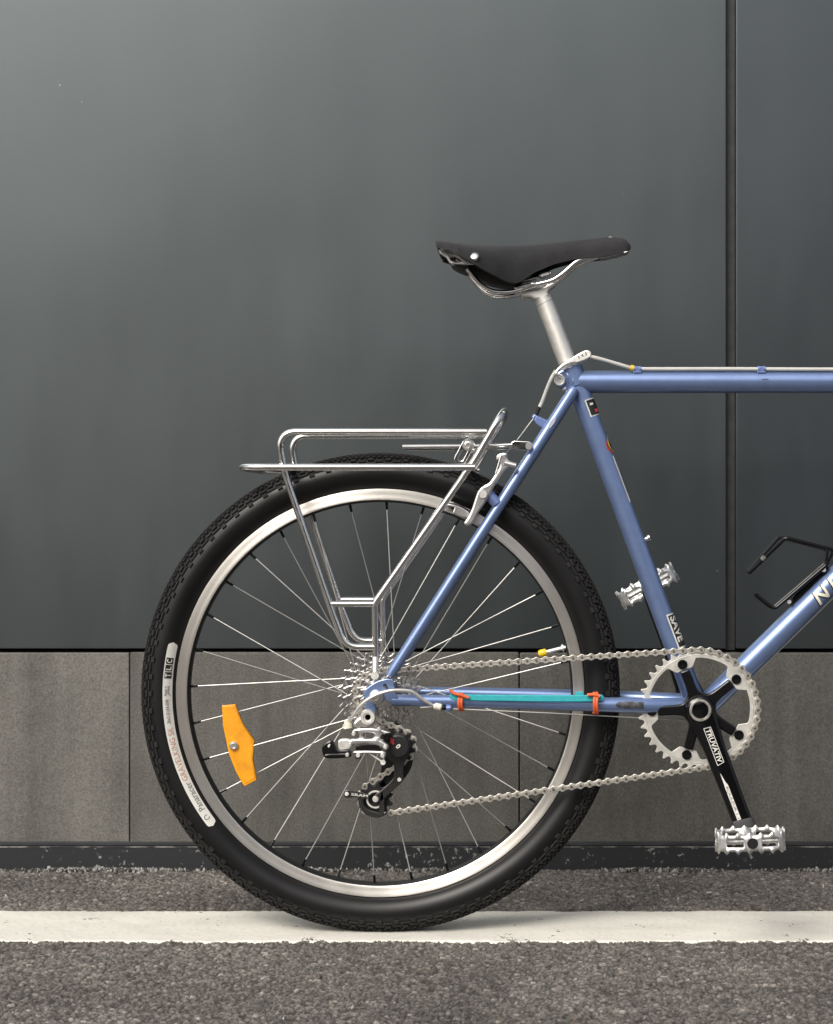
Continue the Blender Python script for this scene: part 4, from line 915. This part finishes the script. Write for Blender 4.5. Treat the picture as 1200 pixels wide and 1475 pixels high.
# --- pedals: an oval cage of toothed strip round a spindle
def pedal(cx, cz, dz0, dz1, tilt):
    yc = -(dz0 + dz1) / 2; hw, hd, hh = .0455, abs(dz1 - dz0) / 2, .0105; n = 160; perim = []
    for k in range(n):
        a = 2 * PI * k / n; e = .50
        perim.append((hw * math.copysign(abs(math.cos(a)) ** e, math.cos(a)), hd * math.copysign(abs(math.sin(a)) ** (.78), math.sin(a))))
    L = [0]
    for k in range(1, n + 1): p, q = perim[k - 1], perim[k % n]; L.append(L[-1] + math.hypot(p[0] - q[0], p[1] - q[1]))
    tot = L[-1]; nt_ = 17; N = 272; vs = []; fs = []
    rows = (-1, -.45, .45, 1)
    for i in range(N):
        s_ = tot * i / N; k = np.searchsorted(L, s_, 'right') - 1; f = (s_ - L[k]) / max(1e-9, L[k + 1] - L[k]); p, q = perim[k], perim[(k + 1) % n]
        x, y = p[0] + (q[0] - p[0]) * f, p[1] + (q[1] - p[1]) * f
        ph = (i * nt_ / N) % 1.0; tooth = max(0, 1 - abs(ph - .5) / .24) ** .8 * .0042
        ext = hh + tooth
        for r_ in rows: vs.append((x, y, r_ * (ext if abs(r_) == 1 else hh)))
    for i in range(N):
        j = (i + 1) % N; x, y = vs[i * 4][0], vs[i * 4][1]
        for r_ in range(3):
            if r_ == 1 and ((.012 < abs(x) < .034 and abs(y) > hd * .7) or (abs(x) > hw * .93 and abs(y) < hd * .42)): continue
            fs.append((i * 4 + r_, j * 4 + r_, j * 4 + r_ + 1, i * 4 + r_ + 1))
    t = MB(); t.add(vs, fs); me = t.mesh('pedal', angle=40)
    X = Matrix.Translation((cx, yc, cz)) @ Matrix.Rotation(-tilt, 4, 'Y')
    me.transform(X); root = link('pedal', me, M['cage'], bike); md = root.modifiers.new('s', 'SOLIDIFY'); md.thickness = .0022; md.offset = 0
    t = MB(); sg = 1 if dz1 > 0 else -1
    t.tube([(0, -hd - .000, 0), (0, -hd + .002, 0), (0, -hd + .004, 0), (0, hd * .3, 0), (0, hd, 0), (0, hd + .022, 0)] if sg > 0 else [(0, hd, 0), (0, hd - .002, 0), (0, hd - .004, 0), (0, -hd * .3, 0), (0, -hd, 0), (0, -hd - .022, 0)], [.0085, .0085, .0100, .0095, .0110, .0070], 24)
    for y_ in (-hd * .45, hd * .45): t.tube([(-hw * .97, y_, 0), (hw * .97, y_, 0)], .0036, 10)
    me = t.mesh('pedal_spindle'); me.transform(X); link('pedal_spindle', me, M['cage'], root)
    t = MB(); y_ = -hd * sg
    t.tube([(0, y_ - .0016 * sg, 0), (0, y_ + .004 * sg, 0)], .0072, 24); t.tube([(0, y_ - .0016 * sg, 0), (0, y_ - .0014 * sg, 0)], .0072, 24)
    me = t.mesh('spindle_hole'); me.transform(X); link('spindle_hole', me, M['blackm'], root)
    return root
e = (BB.x + CL * math.cos(CA), BB.z + CL * math.sin(CA))
pedal(e[0], e[1] - .004, .093, .153, R(2))
e2 = (BB.x - CL * math.cos(CA), BB.z - CL * math.sin(CA))
pedal(e2[0], e2[1], -.093, -.153, R(29))

# --- rear derailleur
DZ = .052
der = plate('rear_derailleur', [chaikin(crop([(295,520),(315,495),(345,475),(365,445),(400,440),(432,465),(437,495),(420,530),(385,545),(330,535),(302,550)], 4.2857, 440, 920), 2)], .066, .014, M['alloy'], bike, .003)
c = P(529.8, 1033, .075); t = MB(); t.lathe([(1e-5, .06), (.0100, .06), (.0105, .0755), (.0095, .0775), (.0062, .0775), (.0055, .0758), (.0040, .0758), (.0038, .0730), (1e-5, .0730)], (c.x, c.z), 30); t.build('mount_bolt', M['satin'], der)
Z4 = lambda pts: crop(pts, 7.0235, 450, 980)
plate('body_link', [chaikin(Z4([(400,515),(430,490),(480,482),(600,480),(690,488),(760,515),(790,520),(785,540),(720,545),(700,560),(700,590),(740,620),(780,650),(770,700),(740,700),(700,655),(600,640),(480,635),(400,655),(355,640),(365,610),(400,590),(470,590),(480,560),(470,520),(440,510),(410,530)]), 1), chaikin(Z4([(505,545),(530,525),(610,525),(645,550),(630,580),(590,590),(530,585)]), 2)], .070, .010, M['alloy'], der, .002)
plate('body_link', [chaikin(Z4([(370,600),(470,592),(620,590),(700,612),(770,650),(768,695),(735,690),(640,640),(480,632),(390,650),(358,632)]), 2)], .078, .006, M['alloy'], der, .0015)
plate('lower_link', [chaikin(Z4([(405,715),(520,710),(650,712),(740,715),(752,760),(720,775),(690,740),(560,735),(420,738)]), 2)], .072, .007, M['alloy'], der, .0015)
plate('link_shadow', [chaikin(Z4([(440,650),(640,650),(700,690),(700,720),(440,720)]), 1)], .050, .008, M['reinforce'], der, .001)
plate('cable_fin', [chaikin(Z4([(97,665),(130,630),(190,598),(215,620),(250,690),(270,705),(380,700),(405,740),(390,775),(320,780),(160,792),(115,770),(100,720)]), 2)], .074, .010, M['black'], der, .002)
plate('cable_fin', [chaikin(Z4([(120,740),(330,738),(395,730),(400,765),(370,782),(170,792),(125,770)]), 2)], .081, .006, M['black'], der, .0015)
plate('fin_mark', [chaikin(Z4([(150,665),(175,638),(185,655),(165,685)]), 1)], .0796, .0008, M['white'], der, .0002)
plate('carrier_block', [chaikin(Z4([(262,610),(285,592),(345,588),(395,600),(395,690),(330,700),(268,705)]), 1)], .068, .014, M['satin'], der, .0015)
t = MB(); t.tube([P(500, 1043, .066), P(501, 1049, .066)], .0062, 16); t.tube([P(500.5, 1038, .066), P(500.5, 1043, .066)], .0046, 16); t.build('barrel_cap', M['cream'], der)
plate('carrier_block', [chaikin(Z4([(705,530),(740,515),(800,525),(790,560),(780,610),(730,620),(705,590)]), 1)], .066, .020, M['black'], der, .002)
for (x, y, r_) in ((380, 650, .0024), (738, 672, .0026), (712, 757, .0030), (418, 540, .0026), (355, 750, .0026), (655, 600, .0022), (465, 755, .0030), (675, 490, .0025)):
    q = Z4([(x, y)])[0]; c = P(q[0], q[1], .08); t = MB(); t.disc((c.x, c.z), r_, .064, .085, 16, .0005); t.build('link_pin', M['satin'], der)
q0, q1 = Z4([(570, 735), (715, 830)]); t = MB(); t.tube([P(*q0, .07), P(*q1, .07)], .0011, 8); t.tube([P(*q1, .066), P(*q1, .076)], .0036, 14); t.build('spring_end', M['satin'], der)
q0, q1 = Z4([(462, 740), (462, 790)]); t = MB(); t.tube([P(*q0, .07), P(*q1, .07)], .0038, 10); t.build('limit_screw', M['blackm'], der)
# cage: woven black plates front and back of the two pulleys
cf = bpy.data.materials.new('woven_black'); cf.use_nodes = True; nt = cf.node_tree; b = nt.nodes['Principled BSDF']; b.inputs['Roughness'].default_value = .28; b.inputs['Coat Weight'].default_value = .5
tc = nt.nodes.new('ShaderNodeTexCoord'); mp = nt.nodes.new('ShaderNodeMapping'); mp.inputs['Rotation'].default_value = (0, R(35), 0); mp.inputs['Scale'].default_value = (480, 480, 480)
nt.links.new(tc.outputs['Object'], mp.inputs[0]); ck = nt.nodes.new('ShaderNodeTexChecker'); ck.inputs['Scale'].default_value = 1; ck.inputs['Color1'].default_value = (.006, .006, .006, 1); ck.inputs['Color2'].default_value = (.035, .034, .032, 1)
nt.links.new(mp.outputs[0], ck.inputs['Vector']); nt.links.new(ck.outputs[0], b.inputs['Base Color'])
U = (574.5, 1074.5); Lw = (541, 1151)
plate('cage_knuckle', [circ(574, 1074, 17.5, 40)], .054, .020, M['blackm'], der, .003)
plate('cage_plate', [chaikin(Z4([(760,640),(780,570),(840,535),(910,545),(960,590),(980,650),(985,720),(960,790),(925,830),(920,960),(920,1000),(900,1040),(760,1165),(700,1230),(640,1240),(610,1200),(640,1150),(700,1110),(820,1000),(830,930),(825,830),(760,790),(745,720)]), 2)], .0475, .004, cf, der, .001)
plate('cage_plate', [chaikin(Z4([(470,1180),(465,1250),(490,1310),(540,1360),(620,1390),(700,1385),(750,1355),(755,1320),(700,1345),(640,1330),(560,1310),(520,1260),(510,1200),(570,1195),(580,1150),(500,1135),(380,1105),(330,1110),(315,1150),(330,1185),(360,1192),(420,1180)]), 2)], .0475, .0035, cf, der, .001)
plate('cage_plate', [chaikin(Z4([(690,1120),(720,1110),(735,1350),(700,1385),(670,1340)]), 1)], .0480, .003, cf, der, .0008)
plate('cage_plate', [chaikin(Z4([(800,600),(980,640),(1020,720),(1015,860),(960,960),(880,1050),(760,1150),(690,1180),(700,1040),(690,880),(740,780)]), 1)], .026, .003, M['blackm'], der, .0008)
plate('cage_plate', [chaikin(Z4([(560,1150),(700,1000),(760,1040),(740,1200),(700,1300),(560,1300)]), 1)], .026, .003, M['blackm'], der, .0008)
for (cx_, cy_) in (U, Lw):
    me = flat_mesh([gear(11, tooth=.0035), circ(0, 0, .0058, 20)], .0075, .0008); c = P(cx_, cy_, .0365); o = link('pulley', me, M['blackm'], der); o.matrix_basis = Matrix.Translation((c.x, -.0365, c.z)) @ Matrix.Rotation(.3, 4, 'Y')
c = P(*Lw, .042); t = MB(); t.lathe([(.0125, .0440), (.0125, .0452), (.0100, .0452), (.0100, .0440)], (c.x, c.z), 36); t.build('pulley_ring', M['satin'], der)
c = P(*Lw, .05); t = MB(); t.disc((c.x, c.z), .0042, .044, .0530, 20, .0008); t.build('pulley_bolt', M['satin'], der)
for (x, y) in ((348, 1150), (880, 1005)):
    q = Z4([(x, y)])[0]; c = P(q[0], q[1], .05); t = MB(); t.disc((c.x, c.z), .0028, .046, .0512, 16, .0005); t.build('cage_pin', M['white'], der)
def flat_text(s, x, y, dz, size, ang, m, parent, width=None, **kw):
    o_ = P(x, y, dz); u_ = Vector((math.cos(ang), 0, math.sin(ang))); n_ = Vector((-math.sin(ang), 0, math.cos(ang)))
    return text_obj('lettering', s, size, lambda u, v: o_ + u_ * u + n_ * v, m, parent, width=width, **kw)
plate('lettering', [Z4([(780,588),(798,575),(832,640),(815,655)])], .0645, .0006, M['red'], der, .0001)
plate('lettering', [Z4([(780,622),(815,590),(830,602),(795,640)])], .0650, .0006, M['red'], der, .0001)
q = Z4([(838, 672)])[0]; flat_text('0', q[0], q[1], .0645, .0090, R(-48), M['white'], der, bold=.0003)
q = Z4([(392, 1166)])[0]; flat_text('SRAM', q[0], q[1], .0497, .0048, R(-6), M['white'], der, width=.0230, bold=.0001)

# --- chain: tangent path round chainring, cog and both pulleys, then one object per link
def tangent(A, ra_, B, rb_):
    Dv = Vector((B[0] - A[0], B[1] - A[1])); d = Dv.length; Lg = math.sqrt(d * d - (rb_ - ra_) ** 2); al = math.atan2(rb_ - ra_, Lg)
    a = math.atan2(Dv.y, Dv.x) - al; u = Vector((math.cos(a), math.sin(a))); n = Vector((-u.y, u.x))
    return Vector(A) - n * ra_, Vector(B) - n * rb_
def rad(T_): return T_ * .0127 / (2 * PI)
pu, pl = P(*U, .0365), P(*Lw, .0365)
circles = [(BBc, rad(40)), (AXc, rad(16)), ((pu.x, pu.z), -rad(11)), ((pl.x, pl.z), rad(11))]
tg = [tangent(circles[i][0], circles[i][1], circles[(i + 1) % 4][0], circles[(i + 1) % 4][1]) for i in range(4)]
path = []
for i in range(4):
    C_, r_ = circles[i]; pin = tg[i - 1][1]; pout = tg[i][0]
    a0 = math.atan2(pin.y - C_[1], pin.x - C_[0]); a1 = math.atan2(pout.y - C_[1], pout.x - C_[0])
    if r_ > 0:
        while a1 < a0: a1 += 2 * PI
    else:
        while a1 > a0: a1 -= 2 * PI
    n = max(4, int(abs(a1 - a0) / .03))
    for k in range(n + 1): a = a0 + (a1 - a0) * k / n; path.append((C_[0] + abs(r_) * math.cos(a), C_[1] + abs(r_) * math.sin(a)))
path.append(path[0]); pa = np.array(path); sg_ = np.hypot(*(pa[1:] - pa[:-1]).T); cum = np.concatenate([[0], np.cumsum(sg_)])
nl = int(round(cum[-1] / .0127 / 2) * 2); ss = np.linspace(0, cum[-1], nl + 1)
px_, pz_ = np.interp(ss, cum, pa[:, 0]), np.interp(ss, cum, pa[:, 1])
def chain_y(x, z):
    f = (x - AX.x) / (BB.x - AX.x); return -(.0337 + (.046 - .0337) * max(0, min(1, f)))
pt = .0127
def fig8(r_, neck):
    o = []
    for k in range(13): a = R(40) + (2 * PI - R(80)) * k / 12; o.append((r_ * math.cos(a), r_ * math.sin(a)))
    o = [(x, z) for x, z in o]
    o.append((pt / 2, -neck)); 
    for k in range(13): a = R(220) + (2 * PI - R(80)) * k / 12; o.append((pt + r_ * math.cos(a), r_ * math.sin(a)))
    o.append((pt / 2, neck)); return o
def join(ms):
    bm = bmesh.new()
    for m_ in ms: bm.from_mesh(m_)
    me = bpy.data.meshes.new('chain_link'); bm.to_mesh(me); bm.free(); return me
def plates(y_, r_, neck, th):
    a = flat_mesh([fig8(r_, neck)], th, .0002); b2 = a.copy(); a.transform(Matrix.Translation((0, -y_, 0))); b2.transform(Matrix.Translation((0, y_, 0))); return [a, b2]
def pins(rad_, y_, mi=0):
    t = MB()
    for x in (0, pt): t.lathe([(1e-5, -y_), (rad_, -y_), (rad_, y_), (1e-5, y_)], (x, 0), 12)
    me = t.mesh('p')
    return me
outer_me = join(plates(.0030, .0046, .0026, .0010) ); inner_me = join(plates(.0019, .0044, .0024, .0009))
outer_me.materials.append(M['chain']); inner_me.materials.append(M['chain'])
def with_pins(me, pin, mat_):
    me.materials.append(mat_); bm = bmesh.new(); bm.from_mesh(me); n0 = len(bm.faces); bm.from_mesh(pin); bm.faces.ensure_lookup_table()
    for f in bm.faces[n0:]: f.material_index = 1
    bm.to_mesh(me); bm.free(); finish(me, True, 35)
with_pins(outer_me, pins(.0019, .0041), M['chain2']); with_pins(inner_me, pins(.0039, .0016), M['chain'])
chain = empty('chain', (0, 0, 0), bike)
for i in range(nl):
    j = i + 1; a = Vector((px_[i], chain_y(px_[i], pz_[i]), pz_[i])); e = Vector((px_[j], chain_y(px_[j], pz_[j]), pz_[j])); d = e - a
    xa = d.normalized(); ya = Vector((0, 1, 0)); ya = (ya - xa * ya.dot(xa)).normalized(); za = xa.cross(ya)
    Mx = Matrix((xa, ya, za)).transposed().to_4x4(); o = link('chain_link', outer_me if i % 2 else inner_me, None, chain)
    o.matrix_basis = Matrix.Translation(a) @ Mx @ Matrix.Diagonal((d.length / pt, 1, 1, 1))

# --- gear cable loop at the dropout and run under the stay
gc = MB(); gc.tube(spline([P(500.5, 1040, .066), P(508, 1032, .072), P(522, 1014, .080), P(540, 1002, .083), P(560, 995.5, .082), P(580, 994.3, .078), P(595, 997, .074), P(607, 1006, .070), P(620, 1014, .066), P(628, 1016.5, .063)], 8), .0024, 14)
gc = gc.build('gear_cable', M['satin'], bike)
t = MB(); t.tube([P(625, 1016, .064), P(627, 1016.6, .064), P(635, 1018.6, .064), P(637, 1019, .064)], [.003, .0052, .0052, .003], 16); t.build('barrel_adjuster', M['cream'], gc)
t = MB(); t.tube([P(636, 1019, .064), P(644, 1020, .064)], .0034, 16); t.build('ferrule', M['black'], gc)
t = MB(); t.tube([P(643, 1020, .064), P(649, 1020, .064)], .0048, 16); t.tube([P(648, 1013.5, .058), P(648, 1021.5, .064)], .0042, 16); t.build('cable_stop', M['paint_dark'], frame)
t = MB(); t.tube([P(652, 1021, .062), P(790, 1027, .055), P(930, 1034.5, .045), P(1000, 1037, .02)], .0008, 8); t.build('cable_wire', M['spoke'], gc)

# --- teal strip tied to the chain stay
pr = plate('chain_stay_protector', [chaikin(crop([(291,336),(303,328),(340,334),(890,338),(985,335),(1022,333),(1036,348),(1027,366),(980,369),(780,370),(380,364),(298,361)], 3.333, 560, 900), 1)], .0655, .0035, M['teal'], bike, .0012)
plate('strip_end', [chaikin(crop([(895,322),(935,318),(938,342),(893,342)], 3.333, 560, 900), 1)], .064, .003, M['teal'], pr, .001)
for (x, tail) in ((662, [(648, 994), (655, 999), (664, 1001), (675, 1005)]), (856, [(846, 1001), (856, 1000.5), (864, 1003)])):
    cst = P(x, 1011, .058); tie = MB(); f = (x - 571) / 420; rr = .0085 + .006 * f
    ring = [Vector((cst.x + .0006 * math.cos(a * 3), cst.y - .001 + (rr + .0015) * math.cos(a), P(x, 1010.5 + 3 * f, .058).z + (rr + .0012) * math.sin(a))) for a in np.linspace(0, 2 * PI, 28, endpoint=False)]
    tie.tube(ring, .0019, 10, closed=True)
    tie.tube([q + Vector((.0036, 0, 0)) for q in ring], .0019, 10, closed=True)
    tie = tie.build('tie', M['tie'], pr)
    t = MB(); t.tube(spline([P(a, b2, .071) for a, b2 in tail], 5), .0022, 10); t.build('tie', M['tie'], pr)
# paint rubbed bare on the stay
wear = MB()
stay = spline([P(571, 1008.5, .062), P(576, 1008.6, .061), P(720, 1011, .055), P(900, 1015.5, .05), P(990, 1017, .03)], 6); srad = [.0045] + [.0066 + .0052 * i / 23 for i in range(24)]
for i in range(25):
    u = i / 24; X_ = P(886, 1015, .05).x + (P(927, 1016, .05).x - P(886, 1015, .05).x) * u
    k = max(j for j in range(len(stay) - 1) if stay[j].x <= X_); f = (X_ - stay[k].x) / (stay[k + 1].x - stay[k].x); ctr = stay[k].lerp(stay[k + 1], f); rd = srad[k] + (srad[k + 1] - srad[k]) * f + .0006
    hw_ = .0046 * min(1, (u / .18) ** .6) * (1 + .22 * math.sin(u * 19) * math.sin(u * 7))
    for j in range(7):
        a = R(6) + (j / 6 * 2 - 1) * hw_ / rd; wear.v.append(tuple(ctr + Vector((0, -math.cos(a), math.sin(a))) * rd))
    if i:
        for j in range(6): k = (i - 1) * 7 + j; wear.f.append((k, k + 7, k + 8, k + 1)); wear.mi.append(0)
wear.build('worn_patch', mat('bare_steel_patch', (.10, .10, .105), .45, .6, var=.5, vscale=160), frame, recalc=False)

# --- bottle cage
bc = MB()
def wire(pts, r_=.0027, fr=.008): bc.tube(fillet(pts, fr, 8), r_, 12)
w1 = [(1079, 824), (1127, 774), (1197, 792), (1190, 812), (1114, 877), (1089, 857)]
for s_ in (1, -1):
    p_ = []
    for (x, y), dzz in zip(w1, (.012, .036, .030, .012, .012, .010)):
        q = P(x, y, 0); q.y = -dzz * s_; p_.append(q)
    wire(p_)
def arcw(x, y, w):
    q = P(x, y, 0); return [Vector((q.x, -w, q.z)), Vector((q.x, w, q.z))]
wire(arcw(1079, 824, .012)); wire(arcw(1089, 857, .010))
bc = bc.build('bottle_cage', M['black'], bike)
plate('mount_plate', [chaikin([(1140, 873), (1133, 867), (1184, 812), (1194, 815), (1190, 824)], 1)], 0, .014, M['black'], bc, .002)
for (x, y) in ((1137, 867), (1187, 821)):
    t = MB(); t.tube([P(x, y, .006), P(x, y, .012)], .0030, 12); t.build('cage_bolt', M['alloy'], bc)
t = MB(); t.tube([P(1098, 805.5, .0285), P(1101, 802, .0310)], .0029, 12); t.build('bare_patch', M['spoke'], bc)

# --- front of the bicycle, beyond the right edge of the photograph
FX = (AX.x + 1.052, AX.z)
make_wheel(FX, bike, 'front_wheel', rear=False)
fk = MB(); crown = HT1 + HT * .012
fk.tube([HT1, crown], .017, 24); fk.tube([Vector((crown.x, -.045, crown.z - .01)), Vector((crown.x, .045, crown.z - .01))], .012, 20)
for s_ in (1, -1): fk.tube(spline([Vector((crown.x, -.045 * s_, crown.z - .01)), Vector((crown.x + .075, -.048 * s_, crown.z - .2)), Vector((FX[0] - .012, -.052 * s_, FX[1] + .05)), Vector((FX[0], -.054 * s_, FX[1]))], 8), [.012 - .006 * i / 24 for i in range(25)], 18)
fk.build('fork', M['paint'], bike)
stm = MB(); top = HT0 - HT * .05; clampp = top + Vector((.09, 0, .015))
stm.tube([HT0, top], .0125, 20); stm.tube([top - Vector((.012, 0, 0)), clampp], .0135, 20); stm.tube([clampp + Vector((0, -.02, 0)), clampp + Vector((0, .02, 0))], .017, 20); stm.build('stem', M['satin'], bike)
hb = MB(); hb.tube(spline([clampp + Vector((-.07, -.29, .01)), clampp + Vector((-.02, -.15, .005)), clampp + Vector((0, -.05, 0)), clampp + Vector((0, .05, 0)), clampp + Vector((-.02, .15, .005)), clampp + Vector((-.07, .29, .01))], 6), .0115, 18); hb = hb.build('handlebar', M['satin'], bike)
for s_ in (1, -1):
    t = MB(); t.tube([clampp + Vector((-.04, .20 * s_, .007)), clampp + Vector((-.073, .30 * s_, .010))], .0155, 18); t.build('grip', M['tread'], hb)
